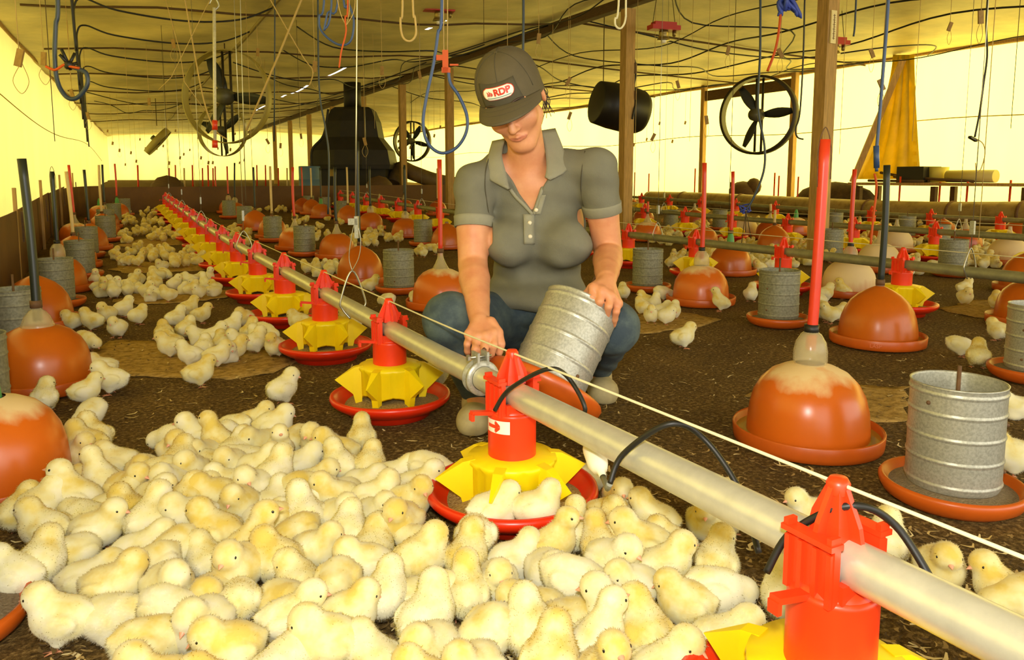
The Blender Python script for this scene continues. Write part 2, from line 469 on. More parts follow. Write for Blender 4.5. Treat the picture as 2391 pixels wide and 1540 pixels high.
# --- posts, ridge beam, battens
POSTX = 5.25
posty = [4.51, 7.27, 10.0, 12.5, 14.95, 17.7, 20.5, 23.3, 26.1, 28.9]
pl = ['wooden post nearest the camera on the right, behind the red drinker pipe', 'wooden post beside the woman, in front of the black drum',
      'wooden post hidden behind the woman', 'wooden post behind the woman and the blue hose loop', 'wooden post right of the black furnace, by the small fan', 'wooden post behind the black furnace',
      'first wooden post left of the black furnace', 'second wooden post left of the black furnace', 'third wooden post left of the black furnace', 'farthest wooden post in the row under the beam']
for i, y in enumerate(posty):
    if i in (2,): continue
    t = empty('wooden_post', (POSTX, y, floor_z(POSTX, y) - .02))
    tag(t, pl[i], 'post', 'posts under the roof beam')
    h = 2.58 - floor_z(POSTX, y)
    b = MB(); b.box((0, 0, h / 2), (.125, .115, h)); b.build('shaft', M_wood, t)
    if i == 0:
        tp = at(1920, 62, 6.34) - t.location
        q = MB(); q.box((-.01, -.066, tp.z), (.06, .012, .26)); th = q.build('thermometer', mat('cream_plate', '#e6d79a', .5), t)
        th['label'] = 'cream thermometer board with marks'
        s = MB()
        for k in range(11): s.box((-.01 + (.008 if k % 2 else 0), -.0735, tp.z - .09 + k * .018), (.03 if k % 2 == 0 else .016, .002, .003))
        s.box((-.01, -.074, tp.z), (.004, .003, .2)); s.build('scale', mat('brown_ink', '#7a5a30', .6), th)
    if i == 1:
        pts = [(.075, -.03, 2.0), (.085, -.05, 1.86), (.07, -.04, 1.7), (.09, -.05, 1.55), (.05, -.07, 1.42), (.03, -.07, 1.33)]
        MB().tube(spline(pts, 6), .012, 6).build('cable', mat('black_rubber', '#17150f', .5), t)
        q = MB(); q.box((.07, -.05, 1.9), (.03, .03, .12)); q.box((.075, -.06, 1.6), (.02, .03, .1)); q.build('switch_lever', M_dwood, t)
b = MB(); b.box((POSTX, 16, 2.635), (.11, 38, .11)); tag(b.build('roof_beam', M_dwood), 'long dark timber beam resting on the row of posts', 'beam')
for k, y in enumerate([5.9, 8.65, 11.4, 14.15, 16.9, 19.6, 22.4, 25.2]):
    pts = []
    for i in range(0, 16):
        x = -.7 + i * (POSTX + .6) / 15; pts.append((x, y + .02 * math.sin(i), ceil_z(x) - .075 - .02 * math.sin(i * 1.3 + k)))
    nm = ['nearest', 'second', 'third', 'fourth', 'fifth', 'sixth', 'seventh', 'farthest'][k]
    tag(MB().tube(pts, .012, 6).build('ceiling_batten', M_dwood), nm + ' thin wooden batten running across under the left ceiling tarp', 'batten', 'battens under the left ceiling')
for k, y in enumerate([8.65, 11.4, 14.15]):
    pts = []
    for i in range(0, 14):
        x = POSTX + i * (XR - POSTX) / 13; pts.append((x, y, ceil_z(x) - .06))
    tag(MB().tube(pts, .014, 6).build('ceiling_batten', M_dwood), ['nearest', 'middle', 'farthest'][k] + ' batten crossing under the right ceiling tarp', 'batten', 'battens under the right ceiling')
# eave poles
pts = [(XL(y) + .03, y, ZL - .02 + .015 * math.sin(y)) for y in range(-2, 35)]
tag(MB().tube(pts, .02, 6).build('eave_pole', M_wood), 'long pole along the top edge of the left curtain', 'pole')
pts = [(XR - .04, y, ZR - .03 + .012 * math.sin(y)) for y in range(-2, 35)]
tag(MB().tube(pts, .035, 6).build('eave_pole', M_wood), 'long pole along the top edge of the right curtain', 'pole')
# curtain ropes
pts = [(XL(y) + .06, y, 1.55 - .12 * math.sin((y - 9) * .35) - .012 * (y - 10)) for y in range(4, 30)]
tag(MB().tube(spline(pts, 3), .006, 5).build('curtain_rope', mat('jute', '#b59a45', .8)), 'thin rope slung along the left curtain', 'rope')
pts = [(XR - .1, y, 1.5 + .04 * math.sin(y * 1.1)) for y in range(1, 32)]
tag(MB().tube(spline(pts, 3), .008, 5).build('curtain_rope', mat('jute', '#b59a45', .8)), 'thin rope slung along the right curtain', 'rope')

# --- low hardboard guard: left run, rounded corner and end run, one sheet each
def board(pts, h, name, label, gp):
    g = []
    for x, y in pts:
        z = floor_z(x, y) - .02; g.append([Vector((x, y, z + (h + .02) * k / 3)) for k in range(4)])
    vs, fs = solidify(g, .007); return tag(MB().add(vs, fs).build(name, M_board), label, 'board', gp)
run = [(-.56, -1.0), (-.56, 2.2), (-.56, 4.6), (-.60, 7.0), (-.62, 9.4), (-.60, 11.6)]
bl = ['nearest hardboard sheet of the low left guard', 'hardboard sheet of the left guard beside the first drinkers', 'third hardboard sheet of the left guard, with two wooden pegs', 'fourth hardboard sheet of the left guard', 'last hardboard sheet of the left guard before the corner']
for i in range(5):
    (x0, y0), (x1, y1) = run[i], run[i + 1]; o = .012 * (i % 2)
    board([(x0 - o + (x1 - x0) * t / 6, y0 - .06 + (y1 - y0 + .12) * t / 6) for t in range(7)], .46 - .004 * i, 'guard_board', bl[i], 'hardboard guard sheets')
board([(-.60 + .45 * (1 - math.cos(a)), 11.55 + 1.2 * math.sin(a)) for a in [i * math.pi / 16 for i in range(9)]], .42, 'guard_board', 'curved hardboard sheet at the far left corner of the guard', 'hardboard guard sheets')
exs = [-.18, 1.6, 3.4, 5.2, 7.0, 8.6]
for i in range(5):
    o = .012 * (i % 2)
    board([(exs[i] + (exs[i + 1] - exs[i] + .05) * t / 4, 12.78 + .09 * (exs[i] + (exs[i + 1] - exs[i]) * t / 4) + o) for t in range(5)], .40, 'guard_board',
          ['leftmost', 'second', 'third', 'fourth', 'rightmost'][i] + ' hardboard sheet of the far guard', 'hardboard guard sheets')
for k, (px, py0, py1, wpx) in enumerate([(30, 442, 560, 17), (92, 423, 510, 14), (137, 410, 480, 11), (168, 405, 497, 9)]):
    d = [4.42, 5.1, 6.2, 7.3][k]; X = -.57 - .0 * k
    p = at_X(px, py0, X - .02)
    zt = p.z; wd = .045
    b = MB(); b.box((0, 0, 0), (.02, wd, zt - floor_z(X, p.y) + .02), rot=(R_(-2), 0, 0))
    tag(b.build('guard_peg', M_wood, loc=(-.585, p.y, (zt + floor_z(X, p.y)) / 2)), ['nearest', 'second', 'third', 'fourth'][k] + ' flat wooden peg standing behind the left guard board', 'peg', 'pegs behind the guard')
    b = MB(); b.box((0, 0, 0), (.012, .03, .2), rot=(R_(4), 0, 0))
    tag(b.build('guard_cleat', M_dwood, loc=(-.545, p.y - .05, floor_z(X, p.y) + .35)), ['nearest', 'second', 'third', 'fourth'][k] + ' dark wooden cleat on the inside of the left guard board', 'cleat', 'cleats on the guard')

# timber frame against the right curtain behind the dark ringed fan
for k, px in enumerate((1642, 1852)):
    p = at_X(px, 300, XR - .14); b = MB(); b.box((0, 0, 1.24), (.09, .10, 2.44))
    tag(b.build('wall_post', M_wood, None, (XR - .14, p.y, floor_z(XR, p.y))), ['left', 'right'][k] + ' upright of the timber frame on the right curtain behind the fan', 'post', 'frame on the right curtain')
ya, yb = at_X(1852, 300, XR - .14).y, at_X(1642, 300, XR - .14).y
b = MB(); b.box((0, 0, 0), (.05, yb - ya - .12, .2)); tag(b.build('wall_rail', M_dwood, None, (XR - .14, (ya + yb) / 2, 2.34)), 'wide dark board across the top of the frame behind the fan', 'board')
# ================================================================== feeding lines, drinkers, tube feeders
M_red = mat('red_plastic', '#ee3c10', .38, var=.12, vscale=14, spec=.5)
M_redpan = mat('red_pan_plastic', '#e02c0a', .32, var=.15, vscale=9, spec=.5)
M_yel = mat('yellow_plastic', '#f2d50a', .42, var=.08, vscale=12, spec=.4)
M_feed = mat('feed_meal', '#b39a62', .95, col2='#83683a', vscale=220, bump=.6, bscale=200, spec=.1)
M_pipe = mat('galvanised_pipe', '#d2cfba', .36, metal=.45, var=.16, vscale=30, stretch=(1, 1, 1), bump=.04, bscale=60)
M_pipe2 = mat('dusty_pipe', '#9c9a78', .55, metal=.45, var=.3, vscale=20)
M_galv = mat('galvanised_sheet', '#b2b1a2', .42, metal=.45, col2='#9a9a8b', vscale=160, thresh=(.4, .62), bump=.04, bscale=40)
M_galvd = mat('weathered_galvanised', '#8f8e76', .6, metal=.35, col2='#77755f', vscale=90, thresh=(.4, .62))
M_steel = mat('steel_wire', '#b5b3a4', .35, metal=.85)
M_rust = mat('rusty_steel', '#7b5b3c', .7, metal=.4, var=.4, vscale=60)
M_cord = mat('white_cord', '#ddd6ae', .8)
M_black = mat('black_rubber', '#17150f', .5)
M_white = mat('white_paint', '#f2ecd8', .5)
M_orange = mat('orange_drinker_plastic', '#d26a12', .28, var=.16, vscale=5, spec=.5, transl=.18, trans_col='#e07c14')
M_oradk = mat('red_orange_drinker_plastic', '#bf5410', .3, var=.2, vscale=5, transl=.15, trans_col='#cc640c')
M_orpan = mat('orange_tray_plastic', '#cb5c14', .36, var=.2, vscale=8)
M_clear = mat('milky_plastic', '#d9c998', .22, var=.12, vscale=30, alpha=.45)
M_green = mat('green_plastic', '#5fae62', .35, transl=.35, trans_col='#70c070')
M_redh = mat('red_hose', '#d6391a', .35, var=.1, vscale=20)
M_blkh = mat('black_hose', '#20261f', .4)
M_crmh = mat('cream_hose', '#d8bd82', .5, var=.15, vscale=20)
M_water = mat('water_surface', '#a8842c', .08, spec=.6)
def dusty(name, base, dust, lo=.52, hi=.66, zed=.14, sp=.075):
    """drinker plastic whitened by dried dust that runs down from the neck"""
    if name in MATS: return MATS[name]
    m = bpy.data.materials.new(name); m.use_nodes = True; nt = m.node_tree; N = nt.nodes; L = nt.links; b = N['Principled BSDF']
    tc = N.new('ShaderNodeTexCoord'); sx = N.new('ShaderNodeSeparateXYZ'); L.new(tc.outputs['Object'], sx.inputs[0])
    mp = N.new('ShaderNodeMapping'); mp.inputs['Scale'].default_value = (14, 14, 2.2); L.new(tc.outputs['Object'], mp.inputs[0])
    nz = N.new('ShaderNodeTexNoise'); nz.inputs['Scale'].default_value = 1.; nz.inputs['Detail'].default_value = 8; L.new(mp.outputs[0], nz.inputs[0])
    mr = N.new('ShaderNodeMapRange'); mr.inputs[1].default_value = zed - sp; mr.inputs[2].default_value = zed + sp; L.new(sx.outputs[2], mr.inputs[0])
    ad = N.new('ShaderNodeMath'); ad.operation = 'MULTIPLY_ADD'; ad.inputs[1].default_value = .55
    L.new(nz.outputs[0], ad.inputs[0])
    m2 = N.new('ShaderNodeMath'); m2.operation = 'MULTIPLY'; m2.inputs[1].default_value = .55; L.new(mr.outputs[0], m2.inputs[0]); L.new(m2.outputs[0], ad.inputs[2])
    rp = N.new('ShaderNodeValToRGB'); L.new(ad.outputs[0], rp.inputs[0]); e = rp.color_ramp.elements
    e[0].position = lo; e[0].color = (*srgb(base), 1); e[1].position = hi; e[1].color = (*srgb(dust), 1)
    L.new(rp.outputs[0], b.inputs['Base Color'])
    r2 = N.new('ShaderNodeMapRange'); r2.inputs[1].default_value = lo; r2.inputs[2].default_value = hi; r2.inputs[3].default_value = .28; r2.inputs[4].default_value = .8
    L.new(ad.outputs[0], r2.inputs[0]); L.new(r2.outputs[0], b.inputs['Roughness'])
    MATS[name] = m; return m
M_dusty = dusty('dusty_drinker_plastic', '#cb6214', '#dcc08a', .50, .66, .185, .055)
M_pale = dusty('pale_drinker_plastic', '#b9672a', '#dcc594', .3, .55, .10, .12)

# ---------------- pan feeder (one prototype, copied along every line)
def fin_mb(ang):
    M = Matrix.Rotation(ang, 3, 'Z')
    # hollow wedge: a kite plate leaning out of the wall, two cheeks folded back to the ring
    A = [(.076, .146), (.100, .142), (.153, .108), (.104, .066), (.098, .040), (.080, .038)]
    b = MB(); n = len(A); w = [.011, .010, .0015, .009, .009, .010]
    vs = []
    for sgn in (-1, 1):
        for (r, z), ww in zip(A, w): vs.append(M @ Vector((r, ww * sgn, z)))
    fs = [tuple(range(n))[::-1], tuple(range(n, 2 * n))] + [(i, (i + 1) % n, (i + 1) % n + n, i + n) for i in range(n)]
    return b.add(vs, fs)
def grill_mb():
    b = MB(); n = 72; rows = [(.047, .148), (.086, .144), (.088, .136), (.082, .128), (.081, .056), (.078, .050), (.076, .056), (.076, .13), (.047, .138)]
    vs = []; fs = []
    for j, (r, z) in enumerate(rows):
        for i in range(n):
            a = 2 * math.pi * i / n; k = (a - R_(30)) / (math.pi / 3); fr = abs(k - round(k))
            rr = r - (.004 if (fr < .06 and 2 <= j <= 6) else 0); zz = z
            if 4 <= j <= 6: zz = z + .012 * (1 - (2 * abs(fr - .0)) ** 2)
            vs.append((rr * math.cos(a), rr * math.sin(a), zz))
    for j in range(len(rows) - 1):
        for i in range(n):
            k = (i + 1) % n; fs.append((j * n + i, j * n + k, (j + 1) * n + k, (j + 1) * n + i))
    return b.add(vs, fs, 0, True)
PAN = [(.0, .004), (.098, .004), (.102, .0), (.112, .0), (.114, .014), (.135, .022), (.158, .036), (.167, .044), (.170, .052), (.168, .060), (.160, .062), (.153, .056), (.147, .046), (.125, .030), (.10, .020), (.0, .020)]
def make_feeder():
    t = empty('pan_feeder')
    MB().lathe(PAN, 56).build('pan', M_redpan, t)
    fb = MB(); prof = [(0, .052), (.06, .047), (.085, .045), (.11, .040), (.128, .036), (.142, .034)]
    n = 40; vs = []; fs = []
    for r, z in prof:
        for i in range(n):
            a = 2 * math.pi * i / n; vs.append((r * math.cos(a), r * math.sin(a), z + .004 * math.sin(a * 3 + r * 40) * (r > 0)))
    for j in range(len(prof) - 1):
        for i in range(n): fs.append((j * n + i, (j + 1) * n + i, (j + 1) * n + (i + 1) % n, j * n + (i + 1) % n))
    tag(fb.add(vs, fs, 0, True).build('feed', M_feed, t), kind='stuff')
    g = grill_mb().build('grill', M_yel, t)
    for k in range(6): fin_mb(R_(60 * k)).build('fin', M_yel, g)
    d = MB(); d.lathe([(.0465, .100), (.047, .106), (.047, .206), (.0475, .209), (.044, .213), (.040, .213), (.040, .102)], 40)
    d.build('drop_tube', M_red, t)
    c = MB()                                                     # saddle: two cheek plates with ribs round the pipe
    for sg in (-1, 1):
        c.box((sg * .034, 0, .241), (.009, .062, .064))
        for yy in (-.027, -.009, .010, .027): c.box((sg * .040, yy, .237), (.006, .006, .058))
        c.box((sg * .037, 0, .274), (.018, .066, .006))
        c.box((sg * .037, -.028, .278), (.014, .006, .012)); c.box((sg * .037, .028, .278), (.014, .006, .012))
    c.lathe([(.044, .209), (.044, .214), (.036, .222), (.0, .222)], 24)
    c.box((0, .031, .222), (.06, .010, .02)); c.box((0, -.031, .222), (.06, .010, .02))
    c.build('pipe_saddle', M_red, t)
    k = MB()                                                     # ribbed cone holding the cord on top
    for q in range(4):
        M = Matrix.Rotation(q * math.pi / 2 + .0, 3, 'Z')
        k.prism([(-.003, .268), (.034, .268), (.030, .286), (.012, .322), (-.003, .322)], .006, M)
    k.lathe([(.028, .266), (.024, .284), (.0125, .318), (.012, .326), (.0085, .329), (.0, .329)], 4, M=Matrix.Rotation(math.pi / 4, 3, 'Z'), smooth=False)
    k.lathe([(.012, .314), (.0125, .325), (.009, .331), (0, .331)], 16)
    k.build('cone_cap', M_red, t)
    a = MB(); a.box((-.062, .0, .214), (.05, .014, .007), rot=(0, R_(8), 0)); a.box((-.086, .0, .209), (.006, .014, .014)); a.build('slide_lever', M_red, t)
    return t
proto = make_feeder()
X1, Y1, X2, Y2 = .6626, .5275, 3.40, 2.405
NL1 = 17
def pipe_z1(y):                                                  # the first line hangs a little lower far away
    return .245 + floor_z(X1, y) * .96 + .022 * max(0, 1 - (y - .4) / 1.2)
words = ['first', 'second', 'third', 'fourth', 'fifth', 'sixth', 'seventh', 'eighth', 'ninth', 'tenth', 'eleventh', 'twelfth', 'thirteenth', 'fourteenth', 'fifteenth', 'sixteenth', 'seventeenth', 'eighteenth', 'nineteenth', 'twentieth']
FEEDERS = []
for n in range(NL1):
    t = proto if n == 0 else copy_tree(proto)
    y = Y1 + .75 * n; z = pipe_z1(y) - .245
    t.location = (X1, y, max(z, floor_z(X1, y))); t.rotation_euler = (0, 0, R_(47.5))
    # saddle, cap and lever stay square to the pipe whatever way the pan is turned
    for ch in (PARTS.get(t.name) or t.children):
        if ch.name.split('.')[0] in ('pipe_saddle', 'cone_cap', 'slide_lever'): ch.rotation_euler = (0, 0, -R_(47.5))
    lab = {0: 'red and yellow pan feeder cut off by the lower right edge, nearest the camera', 1: 'red and yellow pan feeder with a white arrow sticker, in the chick crowd',
           2: 'pan feeder full of meal just left of the woman, second beyond the arrow sticker one'}.get(n)
    if n == 2: lab = 'pan feeder full of meal, next beyond the one with the arrow sticker'
    if lab is None: lab = words[n - 1] + ' pan feeder along the long left pipe, counted from the arrow sticker one'
    tag(t, lab, 'feeder', 'pan feeders on the left pipe')
    FEEDERS.append(t)
for t in FEEDERS[:2]:                                            # the nearest two are lowered a notch
    for ch in t.children:
        if ch.name.startswith('grill'): ch.location.z = -.013; ch.scale = (1, 1, .93)
# white arrow sticker on the second feeder's drop tube
dt = [c for c in FEEDERS[1].children if c.name.startswith('drop_tube')][0]
st = MB(); vs = []; fs = []; face = -(R_(47.5)) + math.atan2(-FEEDERS[1].location.y, -FEEDERS[1].location.x)
def on_tube(s, z, r=.0478): a = face + s / .047; return Vector((r * math.cos(a), r * math.sin(a), z))
def strip(b, poly_s, r, mi=0, n=10):                             # quads in (s, z) wrapped on the tube
    for (s0, s1, z0a, z0b, z1a, z1b) in poly_s:
        v = []; f = []
        for i in range(n + 1):
            q = i / n; v += [on_tube(s0 + (s1 - s0) * q, z0a + (z1a - z0a) * q, r), on_tube(s0 + (s1 - s0) * q, z0b + (z1b - z0b) * q, r)]
        for i in range(n): f.append((2 * i, 2 * i + 2, 2 * i + 3, 2 * i + 1))
        b.add(v, f, mi, True)
strip(st, [(-.060, -.004, .1765, .2015, .1765, .2015)], .0478)
stk = st.build('sticker', M_white, dt); stk['label'] = 'white sticker with a red arrow pointing right'
ar = MB(); zc = .189; strip(ar, [(-.056, -.027, zc - .0035, zc + .0035, zc - .0035, zc + .0035)], .0480)
strip(ar, [(-.034, -.0235, zc + .0095, zc + .0125, zc - .0005, zc + .0035), (-.034, -.0235, zc - .0125, zc - .0075, zc - .0035, zc + .0005)], .0481)
strip(ar, [(-.036, -.0235, zc + .0045, zc + .0105, zc - .001, zc + .002), (-.036, -.0235, zc - .0105, zc - .0045, zc - .002, zc + .001)], .0480)
ar.build('arrow', M_red, stk)
# second and third lines
def line_feeders(X, Y0, n0, n1, lab, group):
    out = []
    for n in range(n0, n1):
        t = copy_tree(FEEDERS[2]); y = Y0 + .75 * n; t.location = (X, y, floor_z(X, y)); t.rotation_euler = (0, 0, R_(20 + (n * 37) % 60))
        for ch in PARTS[t.name]:
            if ch.name.split('.')[0] in ('pipe_saddle', 'cone_cap', 'slide_lever'): ch.rotation_euler = (0, 0, -t.rotation_euler.z)
        tag(t, lab(n - n0), 'feeder', group); out.append(t)
    return out
line_feeders(X2, Y2, 0, 15, lambda k: words[k] + ' pan feeder on the second pipe, counted from the right edge', 'pan feeders on the second pipe')
X3 = 5.75
line_feeders(X3, 3.05, 0, 12, lambda k: words[k] + ' pan feeder on the third pipe, counted from the right edge', 'pan feeders on the third pipe')
X4 = 8.0
line_feeders(X4, 4.6, 0, 9, lambda k: words[k] + ' pan feeder on the fourth pipe near the big duct, counted from the right', 'pan feeders on the fourth pipe')
pts = [(X1, -.4 + .25 * i, pipe_z1(-.4 + .25 * i)) for i in range(53)]
tag(MB().tube(pts, .0252, 28).build('feed_pipe', M_pipe), 'shiny galvanised feed pipe running from the lower right corner to the far left', 'pipe', 'feed pipes')
for X, y0, y1, lb in ((X2, 1.0, 13.0, 'second galvanised feed pipe, behind the woman and across the right side'), (X3, 1.8, 11.8, 'third galvanised feed pipe, beyond the second one on the right'), (X4, 3.6, 11.2, 'fourth galvanised feed pipe, half hidden under the big duct')):
    pts = [(X, y0 + (y1 - y0) * i / 40, .245 + floor_z(X, y0 + (y1 - y0) * i / 40)) for i in range(41)]
    tag(MB().tube(pts, .0252, 20).build('feed_pipe', M_pipe2), lb, 'pipe', 'feed pipes')
def cord(X, ya, yb, zf, r, lb):
    tag(MB().tube([(X, y, zf(y)) for y in [ya + (yb - ya) * i / 60 for i in range(61)]], r, 6).build('anti_roost_cord', M_cord), lb, 'cord', 'cords above the feed pipes')
cord(X1, -.4, 12.6, lambda y: pipe_z1(y) + .079, .0022, 'white cord stretched over the caps of the nearest feeder line')
cord(X2, 1.0, 13.0, lambda y: .33 + floor_z(X2, y), .0022, 'thin cord stretched over the caps of the second feeder line')
cord(X3, 1.8, 11.8, lambda y: .33 + floor_z(X3, y), .0022, 'thin cord stretched over the caps of the third feeder line')
# black cable wound round the near pipe
cy0 = [at_X(1155, 958, X1 - .055), at_X(1190, 908, X1 - .035), at_X(1280, 861, X1 - .0), at_X(1330, 885, X1 + .045), at_X(1366, 960, X1 + .055)]
z = pipe_z1
cab = cy0 + [Vector((X1 + .03, 1.13, z(1.13) - .045)), Vector((X1 - .03, 1.12, z(1.1) - .05))]
c2 = [at_X(1424, 1128, X1 - .055), at_X(1455, 1060, X1 - .035), at_X(1560, 990, X1 + .0), at_X(1640, 1020, X1 + .045), at_X(1725, 1140, X1 + .06), at_X(1772, 1290, X1 + .045)]
c3 = [at_X(1790, 1335, X1 - .05), at_X(1850, 1240, X1 - .03), at_X(1985, 1180, X1 + .0), at_X(2090, 1225, X1 + .045), at_X(2185, 1370, X1 + .055)]
for k, (pp, lb) in enumerate(((cy0 + [Vector((X1 + .06, 1.20, z(1.2) - .02))], 'black cable arching over the pipe by the arrow sticker feeder'), (c2, 'black cable arching over the middle of the near pipe, with a white plug'), (c3, 'black cable arching over the nearest red feeder head'))):
    o = MB().tube(spline(pp, 8), .0042, 8).build('black_cable', M_black); tag(o, lb, 'cable', 'black cables on the near pipe')
    if k == 1:
        p = at_X(1380, 1040, X1 + .03); q = at_X(1410, 1118, X1 - .01); M = (q - p).to_track_quat('Z', 'Y').to_matrix()
        L = (q - p).length; b = MB(); b.lathe([(.0, -.004), (.013, -.002), (.0165, .012), (.017, L * .55), (.012, L * .72), (.006, L * .8), (.0055, L * .95)], 16, c=p, M=M)
        pg = b.build('plug', M_white, o); pg['label'] = 'white plastic plug'
        MB().tube([p + (q - p) * .78, p + (q - p) * 1.25, c2[0]], .0048, 8).build('plug_sleeve', mat('grey_sleeve', '#7b7a66', .6), pg)
# coupler clamp on the near pipe behind the sticker feeder
yc = at_X(1122, 884, X1).y; zc = pipe_z1(yc)
t = empty('pipe_coupler', (X1, yc, zc)); tag(t, 'grey metal clamp ring with a bolt round the near pipe', 'clamp'); t.scale = (.9, .9, .9)
Mx = Matrix.Rotation(R_(90), 3, 'X')
b = MB(); b.lathe([(.029, -.016), (.041, -.016), (.042, -.013), (.042, -.009), (.031, -.007), (.031, .007), (.042, .009), (.042, .013), (.041, .016), (.029, .016)], 36, M=Mx)
b.build('ring', M_galv, t)
for sg in (-1, 1):
    b = MB(); b.box((sg * .012 + .0, 0, .046), (.006, .034, .03)); b.build('lug', M_galv, t)
b = MB(); b.tube([(-.034, -.004, .05), (.026, -.004, .05)], .0035, 8)
b.lathe([(0, 0), (.0075, 0), (.0075, .006), (0, .006)], 6, c=(-.03, -.004, .05), M=Matrix.Rotation(R_(-90), 3, 'Y'), smooth=False)
b.build('bolt', M_steel, t)

# ---------------- bell drinkers
DOME = [(.154, .030), (.152, .06), (.148, .10), (.139, .135), (.122, .166), (.096, .192), (.066, .207), (.046, .213), (.036, .216)]
DOMEB = [(.155, .030), (.152, .075), (.145, .115), (.133, .15), (.112, .185), (.083, .212), (.052, .231), (.028, .243), (.014, .249)]
DPAN = [(.0, .006), (.176, .004), (.186, .008), (.1885, .02), (.190, .046), (.1875, .050), (.183, .046), (.180, .018), (.170, .014), (.0, .014)]
NECKS = {'bottle': ([(.040, .213), (.043, .222), (.0425, .250), (.038, .272), (.026, .292), (.016, .300), (.0145, .306)], M_clear),
         'cone': ([(.050, .208), (.044, .215), (.030, .24), (.018, .27), (.014, .30), (.0135, .31)], M_clear),
         'green': ([(.030, .212), (.028, .225), (.024, .27), (.014, .30), (.012, .312)], M_green),
         'cap': ([(.050, .209), (.050, .216), (.046, .224), (.038, .245), (.024, .262), (.015, .27), (.0145, .285)], M_clear),
         'none': ([(.016, .246), (.017, .250), (.0175, .262), (.014, .264)], mat('taupe_tape', '#8d6a4c', .6))}
MESH = {}
def cached(key, fn):
    if key not in MESH: MESH[key] = fn()
    return MESH[key]
HOSE = {'red': M_redh, 'black': M_blkh, 'cream': M_crmh}
def base_d(px, d):
    p = at(px, 420 + 1160 / d, d); return Vector((p.x, p.y, floor_z(p.x, p.y)))
def drinker(px, py, body, neck, hose, top, label, group='bell drinkers', hook=False, lean=(0, 0), scale=.955, hr=.0125, water=True):
    p = base_d(px, py) if py < 30 else base_at(px, py, .1875 * scale)
    t = empty('bell_drinker', p, rng.random() * 6.28); tag(t, label, 'drinker', group)
    prof = DOMEB if neck == 'none' else DOME
    bm = {'orange': M_orange, 'dark': M_oradk, 'dusty': M_dusty, 'pale': M_pale}[body]
    link('dome', cached(('dome', neck == 'none', body), lambda: MB().lathe(prof, 48).mesh('dome', bm)), t)
    link('tray', cached(('tray',), lambda: MB().lathe(DPAN, 48).mesh('tray', M_orpan)), t)
    link('water', cached(('water',), lambda: MB().lathe([(.0, .030), (.181, .030)], 40).mesh('water', M_water)), t)
    pr, nm = NECKS[neck]
    link('neck', cached(('neck', neck), lambda: MB().lathe(pr, 28).mesh('neck', nm)), t)
    if hose:
        zb = pr[-1][1] - (.055 if neck in ('bottle', 'cap') else .03)
        h = max(.1, at(px, top, loc_of(p).y).z - p.z) / scale
        w = Vector((lean[0], lean[1], 0)); rz = Matrix.Rotation(-t.rotation_euler.z, 3, 'Z')
        bend = Vector((rng.uniform(-.006, .006), rng.uniform(-.006, .006), 0))
        pts = [rz @ (Vector((0, 0, zb + (h - zb) * i / 8)) + (RGT * w.x) * (i / 8) + bend * math.sin(math.pi * i / 8)) for i in range(9)]
        hs = MB().tube(pts, hr, 16).build('hose_pipe', HOSE[hose], t)
        link('clamp_ring', cached(('ring', neck), lambda: MB().lathe([(.0, pr[-1][1] - .012), (.018, pr[-1][1] - .012), (.0185, pr[-1][1] + .012), (.0, pr[-1][1] + .012)], 16).mesh('clamp_ring', M_black if neck in ('bottle',) else M_rust)), t)
        if hook:
            e = pts[-1]; q = [rz @ (rz.inverted() @ e + v) for v in (RGT * -.014 + UPZ * -.12, RGT * -.016 + UPZ * -.02, UPZ * .03, RGT * .016 + UPZ * -.02, RGT * .018 + UPZ * -.1)]
            MB().tube(spline(q, 5), .0016, 5).build('wire_hook', M_rust, t)
    t.scale = (scale,) * 3
    return t
D = drinker
D(1880, 1090, 'dusty', 'bottle', 'red', 325, 'big dusty orange drinker with a clear bottle neck and tall red pipe', hook=True, lean=(.012, 0), hr=.0135)
d2 = D(2046, 824, 'orange', 'none', 'black', 385, 'bright orange drinker with taped top and tall black pipe', hr=.0135)
D(1635, 722, 'dusty', 'bottle', 'red', 380, 'orange drinker with a clear bottle neck, behind the chick stretching its neck')
D(1703, 648, 'orange', 'green', 'red', 400, 'orange drinker with a green bottle neck and red pipe')
D(1957, 700, 'pale', 'bottle', 'red', 395, 'large milky white drinker with red pipe behind the nearest right post')
D(2050, 640, 'pale', 'cone', None, 0, 'pale peach drinker without pipe behind the tall black pipe')
D(1806, 590, 'orange', 'none', 'cream', 490, 'orange drinker with a short cream pipe, left of the nearest right post')
D(1640, 585, 'orange', 'cone', None, 0, 'orange drinker with a milky cone top, behind the second pipe')
D(1511, 566, 'dusty', 'cone', 'red', 470, 'dusty drinker with a milky cone right of the woman, beyond the second pipe')
D(1502, 527, 'dark', 'cone', None, 0, 'dark orange drinker just under the left end of the big duct')
D(1621, 528, 'dark', 'cone', None, 0, 'dark orange drinker under the duct, second from its left end')
D(1750, 556, 'pale', 'cone', None, 0, 'white drinker with a tall cone below the blue rope knot')
D(1857, 552, 'dusty', 'green', None, 0, 'orange drinker with a pale green cap, left of the nearest right post')
D(1785, 560, 'dark', 'cone', 'cream', 475, 'dark red drinker half hidden behind the one with the cream pipe')
D(2194, 565, 'dark', 'none', None, 0, 'ribbed orange drinker under the duct near the right edge')
D(2248, 590, 'dark', 'cone', None, 0, 'dark orange drinker behind the wire triangle on the right')
D(2090, 592, 'pale', 'cone', None, 0, 'white drinker shaped like a bottle, below the bend of the duct')
D(2345, 572, 'dark', 'none', None, 0, 'orange drinker below the duct beside the right edge')
D(2352, 622, 'pale', 'cone', None, 0, 'white drinker behind the pan feeder at the right edge')
D(2398, 690, 'orange', 'none', None, 0, 'orange drinker cut off by the right edge, beyond the second pipe')
